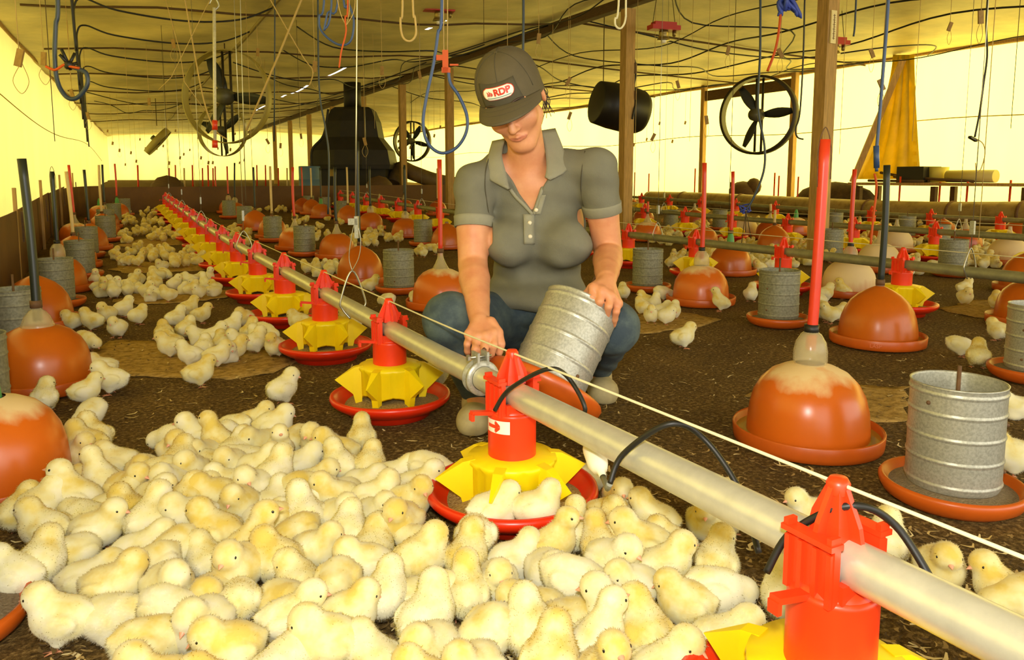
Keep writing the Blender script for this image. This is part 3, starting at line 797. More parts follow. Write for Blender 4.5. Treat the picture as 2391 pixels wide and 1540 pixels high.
D(2405, 775, 'orange', 'cap', None, 0, 'lower orange drinker cut off by the right edge, before the second pipe')
D(2060, 572, 'orange', 'cone', None, 0, 'orange drinker half hidden by the tall black pipe below the duct')
# left strip
D(-8, 1218, 'dusty', 'green', None, 0, 'huge dusty drinker with a green neck cut off by the left edge')
D(99, 2.36, 'orange', 'cap', 'black', 370, 'big orange drinker with a clear cap and the tallest black pipe', lean=(-.012, 0), hr=.0135)
D(88, 3.35, 'orange', 'none', None, 0, 'orange drinker right behind the one with the tallest black pipe')
D(141, 4.45, 'orange', 'bottle', 'black', 400, 'orange drinker with a long clear neck and second tallest black pipe', hook=True)
D(176, 5.55, 'orange', 'none', 'cream', 400, 'orange drinker with a bent cream pipe on the left side', lean=(-.02, 0))
D(212, 6.7, 'orange', 'none', 'black', 396, 'orange drinker with a slim black pipe on the left side', lean=(-.012, 0))
D(196, 7.2, 'dusty', 'cone', 'red', 385, 'dusty drinker with a red pipe beside the left guard board', lean=(-.02, 0))
D(242, 8.0, 'orange', 'none', 'cream', 385, 'bright orange drinker with a straight cream pipe on the left')
D(249, 8.9, 'dark', 'cone', 'black', 384, 'far left drinker with a black pipe behind the cream one')
D(277, 10.6, 'dusty', 'green', 'red', 382, 'far left drinker with a green cone neck and red pipe')
D(236, 10.0, 'dusty', 'green', None, 0, 'small dusty drinker with green neck near the far left corner')
# strip between the first and second line
D(842, 668, 'orange', 'none', 'black', 330, 'orange drinker behind the wire hanger, left of the woman')
D(763, 607, 'orange', 'cone', 'black', 390, 'round orange drinker with a milky cone and black pipe')
D(690, 588, 'dusty', 'cone', 'red', 390, 'dust streaked orange drinker with a straight red pipe')
D(637, 560, 'orange', 'none', 'cream', 388, 'orange drinker behind a grey tube feeder, with cream pipe')
D(597, 541, 'orange', 'none', 'black', 390, 'orange drinker with a thin black pipe left of the cream one')
D(550, 508, 'orange', 'bottle', 'black', 380, 'far orange drinker with a clear neck and curved black pipe', lean=(.02, 0))
D(535, 500, 'dark', 'bottle', 'red', 388, 'far drinker with a clear neck and red pipe, left of the curved black one')
D(507, 492, 'pale', 'cone', 'red', 388, 'far whitish drinker with a red pipe, leftmost of its row')
D(1030, 732, 'dusty', 'cone', 'red', 372, 'drinker with a milky cone and red pipe beside the woman, left of her elbow', lean=(.0, 0))
D(1042, 585, 'orange', 'none', None, 0, 'orange drinker peeping out behind the red pipe left of the woman')
D(947, 558, 'orange', 'bottle', 'black', 385, 'round orange drinker with black pipe, below the blue hose loop')
D(866, 539, 'orange', 'bottle', 'black', 388, 'round orange drinker left of the one below the blue hose loop')
D(813, 523, 'orange', 'none', 'cream', 390, 'orange drinker with cream pipe below the black furnace')
D(765, 512, 'orange', 'green', 'black', 392, 'orange drinker with green neck at the start of the second feeder line')
D(735, 502, 'orange', 'none', 'cream', 392, 'far orange drinker with cream pipe near the blue barrel')
D(708, 498, 'dark', 'none', 'red', 390, 'far dark orange drinker with red pipe, left of the blue barrel')
D(887, 497, 'dark', 'cone', None, 0, 'far orange drinker behind the second line under the furnace')
D(944, 497, 'dark', 'cone', 'black', 390, 'far orange drinker behind the second line, by the small fan post')
D(1022, 505, 'dark', 'none', 'cream', 393, 'far orange drinker with cream pipe near the woman\'s shoulder')
# more pipes standing beyond the far guard and by the duct
far = [(322, 'red'), (395, 'red'), (410, 'red'), (430, 'cream'), (452, 'red'), (473, 'red'), (486, 'red'), (495, 'red'), (600, 'red'), (670, 'cream'), (620, 'red'), (650, 'red')]
for k, (px, c) in enumerate(far):
    p = at_Y(px, 425, 14.6 + (k % 3) * 1.3); p.z = floor_z(p.x, p.y)
    t = empty('bell_drinker', p); tag(t, words[k] + ' drinker pipe from the left standing beyond the far guard board', 'drinker', 'drinkers beyond the far guard')
    link('dome', MESH[('dome', True, 'orange')], t); link('tray', MESH[('tray',)], t)
    h = at_Y(px, 385 + (k * 7) % 14, p.y).z - p.z
    MB().tube([(0, 0, .24), (.01, 0, h)], .014, 10).build('hose_pipe', HOSE[c], t)
duc = [(1480, 402), (1513, 405), (1620, 393), (1805, 403), (1815, 410), (1860, 412), (2097, 412), (2190, 425), (2254, 424), (2354, 420)]
for k, (px, py) in enumerate(duc):
    p = at_X(px, 500, 10.12); p.z = floor_z(p.x, p.y); h = at_X(px, py, 10.12).z - p.z
    t = empty('drinker_pipe', p); tag(t, words[k] + ' red drinker pipe from the left standing up behind the big duct', 'pipe', 'drinker pipes behind the duct')
    MB().tube([(0, 0, 0), (.006, 0, h)], .014, 10).build('hose_pipe', M_redh, t); MB().lathe([(0, 0), (.05, 0), (.045, .02), (.02, .03), (.015, .05)], 14).build('foot', M_orpan, t)
# raised maker's letters on the tray of the bright orange drinker
def text_mesh(body, size, depth, bold=0.):
    cu = bpy.data.curves.new('txt', 'FONT'); cu.body = body; cu.size = size; cu.extrude = depth; cu.offset = bold; cu.align_x = 'CENTER'; cu.align_y = 'CENTER'
    o = bpy.data.objects.new('txt', cu); COL.objects.link(o)
    dg = bpy.context.evaluated_depsgraph_get(); me = bpy.data.meshes.new_from_object(o.evaluated_get(dg))
    bpy.data.objects.remove(o); bpy.data.curves.remove(cu); return me
me = text_mesh('LASP', .021, .0012)
ph = math.atan2(-d2.location.y, -d2.location.x) - d2.rotation_euler.z - .02
for v in me.vertices:
    a = ph + v.co.x / .19; r = .1893 + v.co.z; zz = .027 + v.co.y; v.co = (r * math.cos(a), r * math.sin(a), zz)
me.materials.append(mat('orange_letters', '#d9764a', .4))
tr = [c for c in d2.children if c.name.startswith('tray')][0]
link('lettering', me, tr)

# ---------------- galvanised tube feeders
def tube_profile():
    pr = [(.096, .046)]; z = .046
    for zz in (.062, .118, .172, .226, .272):
        pr += [(.1, zz - .0062), (.1, zz - .0058), (.1018, zz - .0022), (.1024, zz), (.1018, zz + .0022), (.1, zz + .0058), (.1, zz + .0062)]
    pr += [(.1, .286), (.1015, .289), (.098, .290), (.097, .285), (.097, .05)]
    return pr
TPAN = [(.0, .004), (.115, .002), (.128, .006), (.146, .018), (.155, .034), (.157, .046), (.152, .054), (.145, .052), (.138, .038), (.12, .026), (.0, .024)]
def tube_feeder(px, py, label, dark=True, rod=.06, scale=.88, lift=0., group='galvanised tube feeders', fixed=None):
    p = fixed or (base_d(px, py) if py < 30 else base_at(px, py, .155 * scale)); t = empty('tube_feeder', p, rng.random() * 6.28); tag(t, label, 'feeder', group)
    gm = M_galvd if dark else M_galv
    cyl = link('cylinder', cached(('cyl', dark), lambda: MB().lathe(tube_profile(), 48).mesh('cylinder', gm)), t)
    link('tray', cached(('tpan',), lambda: MB().lathe(TPAN, 48).mesh('tray', M_orpan)), t)
    tag(link('feed', cached(('tfeed',), lambda: MB().lathe([(.0, .05), (.1, .044), (.13, .036), (.143, .033)], 40).mesh('feed', mat('grey_feed', '#8f7f62', .95, col2='#6c5c42', vscale=200, bump=.5, bscale=200))), t), kind='stuff')
    def rodm():
        b = MB(); b.tube([(0, 0, .03), (0, 0, .290 + rod)], .0048, 8); b.tube([(-.097, 0, .25), (.097, 0, .25)], .003, 6); return b.mesh('rod', M_rust)
    link('rod', cached(('rod', rod), rodm), t)
    for a, z in ((.4, .09), (.4, .20), (3.0, .09), (4.5, .25)):
        link('rivet', cached(('riv1',), lambda: MB().ball((0, 0, 0), .0052, 8).mesh('rivet', M_rust)), cyl, (.1005 * math.cos(a), .1005 * math.sin(a), z))
    t.scale = (scale,) * 3
    return t
T = tube_feeder
T(2215, 1227, 'big galvanised tube feeder on an orange tray in the lower right', False, .035)
T(2412, 908, 'galvanised tube feeder cut off by the right edge, behind the lower right one', False)
T(1815, 772, 'galvanised tube feeder between the two red piped drinkers on the right')
T(1511, 688, 'galvanised tube feeder just right of the woman\'s elbow, on an orange tray')
T(2222, 650, 'galvanised tube feeder beyond the second pipe on the right, left of the wire triangle')
T(1935, 610, 'grey tube feeder half hidden behind the nearest right post')
T(2193, 592, 'grey tube feeder behind the third pipe on the right')
T(2136, 560, 'grey tube feeder beneath the big duct, right of the white bottle shaped drinker')
T(1550, 540, 'far grey tube feeder right of the woman under the duct end')
T(1680, 540, 'far grey tube feeder under the duct, left of the blue knot')
T(1948, 548, 'far grey tube feeder under the duct behind the nearest right post')
T(2386, 575, 'far grey tube feeder under the duct at the right edge')
T(-60, 1.97, 'dark tube feeder at the left edge behind the huge dusty drinker')
T(43, 2.82, 'grey tube feeder at the left edge behind the tallest black pipe')
T(133, 3.9, 'grey tube feeder on the left, second from the tallest black pipe')
T(190, 5.02, 'grey tube feeder on the left, in front of the bent cream pipe drinker')
T(204, 6.15, 'grey tube feeder on the left, in front of the slim black pipe drinker')
T(232, 7.35, 'grey tube feeder on the left, beside the dusty drinker with the red pipe', rod=.03)
T(250, 8.45, 'grey tube feeder on the left below the straight cream pipe', rod=.03)
T(268, 9.6, 'grey tube feeder near the far left corner of the guard', rod=.03)
T(291, 10.9, 'farthest grey tube feeder on the left, beside the green necked drinker', rod=.03)
T(-165, 1610, 'galvanised tube feeder in the lower left corner showing only its orange tray', False)
T(932, 692, 'galvanised tube feeder left of the woman, between two orange drinkers')
T(738, 604, 'grey tube feeder behind the round drinker with a milky cone')
T(638, 568, 'grey tube feeder in front of the cream piped drinker')
T(572, 532, 'far grey tube feeder left of the thin black pipe')
T(536, 512, 'far grey tube feeder beside the curved black pipe', rod=.03)
T(990, 578, 'grey tube feeder below the blue hose loop, right of the round drinker')
T(787, 512, 'far grey tube feeder below the blue barrel', rod=.03)
T(752, 500, 'far grey tube feeder left of the second feeder line', rod=.03)
T(720, 495, 'farthest grey tube feeder near the blue barrel', rod=.03)

# nothing stands inside anything else: push crowded far drinkers and tubes apart a little
MOV = [o for o in bpy.data.objects if o.parent is None and o.name.split('.')[0] in ('bell_drinker', 'tube_feeder')]
FIX = [(o.location.x, o.location.y, .175) for o in bpy.data.objects if o.parent is None and o.name.split('.')[0] == 'pan_feeder'] + [(POSTX, y, .09) for y in posty]
RAD = [(.184 if o.name.startswith('bell') else .141) for o in MOV]
POSN = [[o.location.x, o.location.y] for o in MOV]
for it in range(160):
    for i in range(len(MOV)):
        for j in range(i + 1, len(MOV)):
            dx = POSN[j][0] - POSN[i][0]; dy = POSN[j][1] - POSN[i][1]; d_ = math.hypot(dx, dy) or 1e-3; g_ = RAD[i] + RAD[j] - d_
            if g_ > 0:
                wi = (POSN[i][1] ** 2 + POSN[i][0] ** 2) ** 2; wj = (POSN[j][1] ** 2 + POSN[j][0] ** 2) ** 2; q = g_ / d_ * .55
                POSN[i][0] -= dx * q * wi / (wi + wj); POSN[i][1] -= dy * q * wi / (wi + wj); POSN[j][0] += dx * q * wj / (wi + wj); POSN[j][1] += dy * q * wj / (wi + wj)
        for fx, fy, fr in FIX:
            dx = POSN[i][0] - fx; dy = POSN[i][1] - fy; d_ = math.hypot(dx, dy) or 1e-3; g_ = RAD[i] + fr - d_
            if g_ > 0: POSN[i][0] += dx / d_ * g_ * .6; POSN[i][1] += dy / d_ * g_ * .6
for o, q in zip(MOV, POSN): o.location = (q[0], q[1], floor_z(q[0], q[1]))
# ================================================================== things hung from the roof and things along the far and right sides
M_str = mat('beige_string', '#c3a765', .8); M_dstr = mat('dark_string', '#4a3a1c', .8)
M_blue = mat('blue_hose', '#37507f', .4); M_bluk = mat('dark_blue_hose', '#2b3a4a', .4)
M_orp = mat('orange_plastic_strip', '#e2641c', .5, transl=.3, trans_col='#f08030')
M_tog = mat('toggle_wood', '#a98544', .7, var=.3, vscale=40)
M_blk = mat('charred_black_steel', '#15120c', .6, col2='#241d12', vscale=6)
M_duct = mat('duct_sheet', '#a08a58', .55, metal=.25, col2='#6e5730', vscale=7, thresh=(.45, .75))
M_hred = mat('heater_red', '#b3261a', .45); M_brass = mat('brassy_metal', '#8f7d48', .35, metal=.7)
M_fan = mat('fan_steel', '#3a3322', .5, metal=.3); M_fang = mat('fan_ring_pale', '#a89a52', .5)
def rope(pts, r, m, name, label, cat, group=None, n=6, sp=6, parent=None):
    pts = [Vector(q) for q in pts]
    if not group and parent is None:                               # whatever leaves the top of the view goes on up to the roof
        for e in (0, -1):
            if pts[e].z > 1.1 and to_px(pts[e])[1] < -5:
                q = Vector((pts[e].x, pts[e].y, ceil_z(min(max(pts[e].x, -1), 10.9)) - .07))
                if q.z > pts[e].z + .05: pts.insert(0, q) if e == 0 else pts.append(q)
    o = MB().tube(spline(pts, sp) if sp else pts, r, n).build(name, m, parent)
    if parent is None: tag(o, label, cat, group)
    return o
def pxs(d, *pp): return [at(x, y, d) for x, y in pp]

# --- the large duct along the right side
dp = [at_X(2470, 500, 9.75), at_X(2391, 500, 9.75), at_X(2170, 497, 9.8), at_X(1980, 489, 9.85), at_X(1770, 476, 9.9), at_X(1630, 468, 9.9), at_X(1515, 464, 9.9)]
dp = spline(dp, 8); DR = .155
tag(MB().tube(dp, DR, 28).build('warm_air_duct', M_duct), 'long fat tan duct lying along the right side below the curtain', 'duct')
duct = bpy.data.objects['warm_air_duct']
for k in (8, 14, 22, 34, 42):
    p = dp[k]; t = (dp[k + 1] - dp[k - 1]).normalized(); M = t.to_track_quat('Z', 'Y').to_matrix()
    MB().lathe([(DR - .002, -.02), (DR + .012, -.015), (DR + .012, .015), (DR - .002, .02)], 28, c=p, M=M).build('joint_band', M_rust, duct)
    s = MB(); zf = floor_z(p.x, p.y)
    for sg in (-1, 1): s.tube([p + Vector((sg * .22, 0, -p.z + zf)), p + Vector((sg * .02, 0, -DR - .005))], .018, 6)
    s.build('trestle', M_dwood, duct)
# --- black furnace with hood and flue behind the far guard
c = at_Y(830, 430, 15.6); base = Vector((c.x, c.y, floor_z(c.x, c.y))); d = loc_of(base).y; k = d / FPX
t = empty('furnace', base, -YAW); tag(t, 'big black furnace with a bell shaped hood and flue, left of the woman', 'furnace')
def zz(py): return at(830, py, d).z - base.z
prof = [(88, zz(395)), (90, zz(385)), (84, zz(352)), (62, zz(322)), (56, zz(285)), (46, zz(258)), (38, zz(252))]
b = MB(); vs = []; fs = []
for w, z in prof:
    w *= k
    for x, y in ((-w, -w * .62), (-w * .35, -w * .85), (w * .35, -w * .85), (w, -w * .62), (w, w * .7), (-w, w * .7)): vs.append((x, y, z))
for j in range(len(prof) - 1):
    for i in range(6): fs.append((j * 6 + i, j * 6 + (i + 1) % 6, (j + 1) * 6 + (i + 1) % 6, (j + 1) * 6 + i))
fs.append(tuple(range((len(prof) - 1) * 6, len(prof) * 6))); b.add(vs, fs); b.build('hood', M_blk, t)
b = MB(); w = 78 * k; b.box((0, 0, zz(395) / 2), (2 * w, 1.3 * w, zz(395))); b.build('body', M_blk, t)
b = MB(); b.tube([(-.02, 0, zz(256)), (-.02, 0, ceil_z(c.x) - .02 - base.z)], 20 * k, 14); b.build('flue', M_blk, t)
b = MB(); b.box((-.52 * w, -.67 * w, zz(400)), (.14, .02, .2)); q = b.build('door', mat('dull_yellow', '#a2822e', .5), t)
b = MB(); vs = [(x * k, -.92 * 84 * k, zz(y)) for x, y in ((-40, 262), (-52, 320), (-78, 352), (-80, 392))]
b.tube(spline(vs, 5), .025, 6); b.build('seam_rib', M_blk, t)
q0 = base + RGT * (88 * k) + UPZ * .35
rope([q0, at_Y(935, 394, 15.4), at_Y(965, 404, 15.2), at_Y(1010, 420, 15.1), at_Y(1060, 430, 15.0), at_Y(1120, 434, 15.0)], .16, mat('sooty_duct', '#3c2f18', .6, col2='#7a6236', vscale=3), 'furnace_duct', 'dark fat duct curving from the furnace behind the woman', 'duct', n=16)
# blue barrel
p = at_Y(724, 436, 14.6); p.z = floor_z(p.x, p.y); t = empty('barrel', p); tag(t, 'blue barrel standing left of the black furnace', 'barrel')
top = at_Y(724, 389, 14.6).z - p.z; r = .2; MB().lathe([(0, 0), (r, 0), (r, top * .33), (r * 1.03, top * .35), (r, top * .37), (r, top * .65), (r * 1.03, top * .67), (r, top * .69), (r, top), (r * .97, top + .01), (0, top - .02)], 28).build('body', mat('blue_drum', '#4b6a86', .5), t)
# clutter along the far guard top
for px, w, lb in ((390, 24, 'small dark heap on the floor beyond the far guard, left side'), (885, 30, 'dark bundle beyond the guard at the furnace foot')):
    p = at_Y(px, 420, 14.4); b = MB(); b.ball((p.x, p.y, floor_z(p.x, p.y) + .25), (.3, .2, .3), 12); tag(b.build('sack', M_dwood), lb, 'sack')
# --- black drum hung behind the post
p = at(1442, 250, 9.7); t = empty('plastic_drum', p); tag(t, 'black plastic drum hanging sideways behind the post right of the woman', 'drum')
ax = (RGT * .93 + FWD * .28 - UPZ * .18).normalized(); M = ax.to_track_quat('Z', 'Y').to_matrix()
b = MB(); b.lathe([(0, -.30), (.24, -.30), (.262, -.29), (.285, -.1), (.29, .1), (.27, .30), (.235, .36), (.0, .37)], 30, M=M); b.build('shell', mat('black_plastic', '#1c1a14', .45), t)
b = MB(); q = ax * .36 + Vector((0, 0, .02)); b.lathe([(.05, 0), (.05, .05), (0, .05)], 14, c=q, M=M); b.build('spout', mat('black_plastic', '#1c1a14', .45), t)
for s in (-.2, .2): MB().tube([ax * s + UPZ * .27, Vector((ax.x * s, ax.y * s, ceil_z(p.x) - .03 - p.z))], .006, 5).build('hanger', M_dstr, t)

# --- circulation fans
def fan(px, py, d, R, hd, label, pale=False, tilt=0., blades=3, ph=0., group='circulation fans'):
    p = at(px, py, d); t = empty('circulation_fan', p); tag(t, label, 'fan', group)
    ax = (FWD * math.cos(hd) + RGT * math.sin(hd)) * math.cos(tilt) + UPZ * math.sin(tilt); M = ax.to_track_quat('Z', 'Y').to_matrix()
    m = M_fang if pale else M_fan
    th_ = 1.02 if pale else 1.07
    MB().lathe([(R, -.07), (R * th_, -.07), (R * th_, .07), (R, .07), (R, -.07)], 56, M=M).build('ring', m, t)
    b = MB()
    for s in (-.09, .09):
        side = ax.cross(UPZ).normalized(); up = side.cross(ax).normalized()
        b = MB(); b.tube([side * s * R + up * R * .99 + ax * .03, side * s * R - up * R * .99 + ax * .03], .017, 6); b.build('strut', M_fan, t)
    MB().lathe([(0, -.16), (.09 * R / .55, -.15), (.1 * R / .55, .02), (.06, .06), (0, .07)], 20, M=M).build('motor', mat('motor_grey', '#5c5a44', .5, metal=.3), t)
    for k in range(blades):
        a = ph + 2 * math.pi * k / blades; g = []
        for i in range(7):
            rr = .08 + (R * .93 - .08) * i / 6; w = (.035 + .035 * math.sin(math.pi * i / 6)) * (R / .55); row = []
            for j in range(4):
                q = (j / 3 - .5) * w * 2
                row.append(M @ Vector((rr * math.cos(a) - q * math.sin(a), rr * math.sin(a) + q * math.cos(a), .02 + q * .5)))
            g.append(row)
        vs, fs = solidify(g, .006); MB().add(vs, fs, 0, True).build('blade', mat('fan_blade', '#2e3128', .45), t)
    z = ceil_z(p.x) - .04 - p.z
    if z > R: MB().tube([UPZ * R, UPZ * z], .008, 5).build('hanger', M_dstr, t)
    return t
fan(529, 226, 10.3, .60, R_(10), 'big fan with a wide pale ring hanging in front of the left ceiling', True, ph=R_(65))
fan(519, 305, 15.5, .50, R_(8), 'second fan behind the big pale ringed one', True, ph=R_(20))
fan(1770, 269, 10.6, .50, R_(40), 'dark ringed fan hanging by the right curtain', False, ph=R_(175))
fan(962, 330, 18.5, .45, R_(20), 'smaller dark ringed fan between the furnace and the woman', False, ph=R_(50), blades=5)
fan(368, 330, 17., .34, R_(70), 'tilted fan seen edge on, far left below the ceiling', True, tilt=R_(-42))
fan(1350, 250, 21, .45, R_(20), 'far fan mostly hidden by the woman\'s cap', False) if False else None
# --- red gas heaters
def heater(px, py, d, label, dz=0):
    p = at(px, py, d); t = empty('gas_heater', p, -YAW + .3); tag(t, label, 'heater', 'red gas heaters')
    b = MB(); b.box((0, 0, .03), (.34, .14, .05)); b.box((0, 0, .07), (.26, .11, .04)); b.build('housing', M_hred, t)
    MB().lathe([(0, .0), (.05, .0), (.055, -.03), (.05, -.035), (.055, -.05), (.05, -.055), (.07, -.09), (.075, -.1), (.0, -.1)], 20).build('burner', M_brass, t)
    MB().lathe([(0, -.1), (.03, -.1), (.03, -.13), (0, -.13)], 14).build('nozzle', M_white, t)
    MB().lathe([(0, .01), (.022, .01), (.022, -.05), (0, -.06)], 12, c=(.13, 0, 0)).build('valve', M_brass, t)
    z = ceil_z(p.x) - .03 - p.z
    for s in (-.14, .14):
        if z > .1: MB().tube([(s, 0, .05), (s * .6, 0, z)], .004, 5).build('chain', M_dstr, t)
    return t
heater(470, 2, 8.5, 'red gas heater at the top edge, above the white rod')
heater(1025, 28, 8.8, 'red gas heater above the blue hose loop')
heater(1550, 72, 8.6, 'red gas heater right of the post beside the woman')
heater(1948, 106, 9.2, 'red gas heater right of the nearest right post')
# --- white spring rod with red grips
p0, p1 = at(500, 18, 5.2), at(502, 345, 5.2)
t = empty('spring_rod', p0); tag(t, 'white rod with red grips hanging beside the big fan', 'rod')
MB().tube([Vector((0, 0, 0)), p1 - p0], .011, 8).build('shaft', mat('white_rod', '#d9d3b0', .5, var=.3, vscale=60), t)
for a, b_ in ((.80, .87), (.945, 1.0)): MB().tube([(p1 - p0) * a, (p1 - p0) * b_], .018, 10).build('grip', M_redh, t)
MB().tube(spline([Vector((-.03, 0, .02)), Vector((0, 0, .07)), Vector((.03, 0, .02)), Vector((0, 0, -.02))], 5), .006, 6).build('hook', M_steel, t)
MB().tube([Vector((0, 0, .05)), Vector((0, 0, max(.1, ceil_z(p0.x) - .03 - p0.z)))], .004, 5).build('string', M_dstr, t)
# --- near hose loops
def hung(name, pts, r, m, label, cat, group=None): return rope(pts, r, m, name, label, cat, group, n=10)
o = hung('hose_loop', pxs(3.0, (133, -40), (130, 60), (128, 130), (134, 190), (155, 226), (180, 228), (203, 200), (202, 172), (186, 162), (165, 155)), .0085, M_bluk, 'dark hose loop with black ties hanging top left', 'hose')
b = MB(); c0 = at(161, 152, 3.0)
for q in ((-18, -38), (-22, -25), (14, -28), (20, -5), (-8, 8), (4, 12)): b.tube([c0, at(161 + q[0], 152 + q[1], 3.0 + .01 * q[0] / 10)], .006, 6)
b.ball(c0, .018, 10); b.build('tie', M_black, o)
MB().tube(spline(pxs(2.99, (107, 155), (128, 163), (150, 151), (163, 155), (185, 159)), 6), .005, 6).build('orange_tie', M_orp, o)
o = hung('hose_loop', pxs(2.7, (1032, -30), (1022, 80), (1012, 150), (995, 230), (988, 290), (1000, 335), (1030, 357), (1065, 345), (1088, 310), (1090, 270), (1072, 225), (1052, 195), (1047, 168)), .0058, M_blue, 'blue hose loop with an orange clip, left of the cap', 'hose')
b = MB(); c0 = at(1040, 143, 2.7)
for q, w in (((0, 0), (.02, .012, .075)), ((-.02, .012), (.022, .012, .018)), ((.002, -.03), (.03, .012, .018)), ((.03, -.012), (.03, .006, .006))):
    b.box(c0 + RGT * q[0] + UPZ * q[1], w, rot=Matrix.Rotation(-YAW, 3, 'Z'))
b.build('clip', M_orp, o)
for dx in (-6, 8): MB().tube(pxs(2.7, (1040 + dx * .6, 120), (1038 + dx, -330)), .0022, 5).build('string', M_str, o)
hung('hose_loop', pxs(3.4, (757, -30), (745, 40), (752, 75), (790, 104), (818, 96), (826, 50), (815, 10), (800, -30)), .005, M_blue, 'coil of blue hose at the top left of the centre', 'hose')
o = hung('hose_loop', pxs(3.2, (775, -30), (757, 70), (765, 30), (790, -30)), .0045, M_blue, 'thin blue hose behind the coil at the top', 'hose')
hung('cord_loop', pxs(3.0, (940, -30), (935, 45), (940, 85), (957, 96), (971, 80), (969, 40), (963, -30)), .0042, M_str, 'beige cord loop hanging at the top, left of the blue loop', 'cord')
hung('cord_loop', pxs(3.2, (1446, -30), (1436, 45), (1441, 64), (1452, 64), (1461, 40), (1462, -30)), .0042, M_cord, 'white cord loop hanging beside the post right of the woman', 'cord')
o = rope(pxs(3.1, (812, -30), (806, 40), (808, 75), (797, 120), (792, 158)), .0035, M_orp, 'string', 'frayed orange string knotted below the coil of blue hose', 'string')
for dx in (-14, 10, 22): MB().tube(spline(pxs(3.1, (808, 60), (806 + dx, 20), (800 + dx * 1.2, -60), (800 + dx * 1.2, -200)), 4), .0018, 5).build('strand', M_str, o)
rope(pxs(4.2, (1222, -30), (1222, 60), (1220, 200)), .008, M_bluk, 'hose', 'straight dark hose hanging behind the cap', 'hose')
o = rope(pxs(5.6, (1776, -30), (1775, 120), (1770, 250), (1785, 340), (1783, 400), (1760, 460), (1742, 490)), .0085, M_bluk, 'hose', 'dark hose hanging in front of the right fan', 'hose')
b = MB(); c0 = at(1742, 486, 5.6)
for q in ((-16, -6), (-8, 12), (8, 8), (10, -10), (-14, 8)): b.tube(spline([c0, at(1742 + q[0], 486 + q[1], 5.6), at(1742 + q[1], 486 - q[0] * .6, 5.62)], 4), .006, 5)
kn = b.build('knot', mat('blue_rope', '#34429a', .7), o); kn['label'] = 'knot of blue rope'
for dx in (-14, -4, 9): MB().tube(pxs(5.6, (1742, 492), (1745 + dx, 530 + abs(dx) * 3)), .003, 5).build('frayed_end', M_dstr, kn)
rope(pxs(5.0, (1822, -20), (1822, 40), (1812, 110), (1792, 166)), .011, M_orp, 'plastic_strip', 'orange plastic strip dangling left of the nearest right post', 'strip', n=4)
b = MB(); c0 = at(1838, 6, 5.0); r2 = random.Random(5)
for k in range(14): b.tube(spline([c0 + Vector((r2.uniform(-.03, .03), r2.uniform(-.02, .02), .05)), c0 + Vector((r2.uniform(-.05, .06), r2.uniform(-.03, .03), 0)), c0 + RGT * r2.uniform(-.06, .1) + UPZ * r2.uniform(-.1, -.02)], 4), [.014] * 8 + [.004], 5)
tag(b.build('plastic_rag', mat('blue_rag', '#3a4fae', .5)), 'crumpled blue plastic rag at the top by the orange strip', 'rag')
o = rope([at(2076, -30, 3.05), at(2064, 140, 3.05), at(2052, 290, 3.05), at(2046, 360, 3.05), at(2047, 400, 3.05)], .0065, M_blue, 'hose', 'blue hose running down to the tall black drinker pipe on the right', 'hose')
b = MB(); b.tube(pxs(3.05, (2046, 340), (2047, 392)), .011, 8); b.build('sleeve', M_blue, o)
rope(pxs(3.1, (2042, 405), (2047, 440), (2040, 500), (2033, 570)), .0045, M_orp, 'hose', 'thin orange hose hanging beside the tall black drinker pipe', 'hose')
o = rope(pxs(4.6, (2308, -30), (2303, 60), (2305, 130), (2296, 200), (2288, 260), (2276, 320)), .0055, M_black, 'wire', 'twisted black wire hanging in the upper right', 'wire')
b = MB(); b.box(at(2272, 324, 4.6), (.07, .02, .014), rot=(0, .3, 0)); b.build('clip', M_black, o)
MB().tube(spline(pxs(4.6, (2276, 322), (2295, 335), (2300, 360), (2290, 395), (2280, 400), (2278, 380)), 5), .003, 5).build('loose_end', M_str, o)
rope(pxs(4.6, (1880, -30), (1876, 120), (1868, 260), (1858, 300), (1862, 320), (1876, 325)), .005, M_black, 'wire', 'black wire hanging left of the nearest right post', 'wire')
rope(pxs(5.0, (2000, -20), (1996, 60), (1993, 85)), .006, M_bluk, 'hose', 'short hose stub with knot hanging near the top, right of the post', 'hose')
b = MB(); c0 = at(833, 527, 3.9)
# --- wire hanger and winch block over the near pipe
t = empty('pipe_hanger', at_X(824, 690, X1)); tag(t, 'triangular wire hanger carrying the near pipe, with its cable and block', 'hanger'); o0 = t.location.copy()
yh = at_X(824, 700, X1).y; zp = pipe_z1(yh)
A = Vector((X1, yh, 0)); top = Vector((X1, yh, at_X(826, 633, X1).z))
w = MB().tube(spline([Vector((X1 - .012, yh - .01, zp - .03)) - o0, Vector((X1 - .034, yh, zp + .0)) - o0, Vector((X1 - .04, yh, zp + .03)) - o0, top - o0 + Vector((0, 0, 0)), Vector((X1 + .04, yh, zp + .03)) - o0, Vector((X1 + .034, yh, zp)) - o0, Vector((X1 + .012, yh + .01, zp - .03)) - o0], 6), .0032, 8).build('wire_loop', M_steel, t)
dd = loc_of(top).y
cb = MB(); cb.tube(spline([top - o0, at(815, 600, dd) - o0, at(822, 545, dd) - o0, at(830, 515, dd) - o0], 6), .0014, 5); cb.tube(spline([top - o0, at(838, 600, dd) - o0, at(842, 560, dd) - o0, at(833, 515, dd) - o0], 6), .0014, 5)
cb.tube([at(830, 515, dd) - o0, at(832, 250, dd) - o0, at(834, -40, dd) - o0, Vector((at(834, -40, dd).x, at(834, -40, dd).y, ceil_z(at(834, -40, dd).x) - .03)) - o0], .0022, 6); cb.build('cable', M_steel, t)
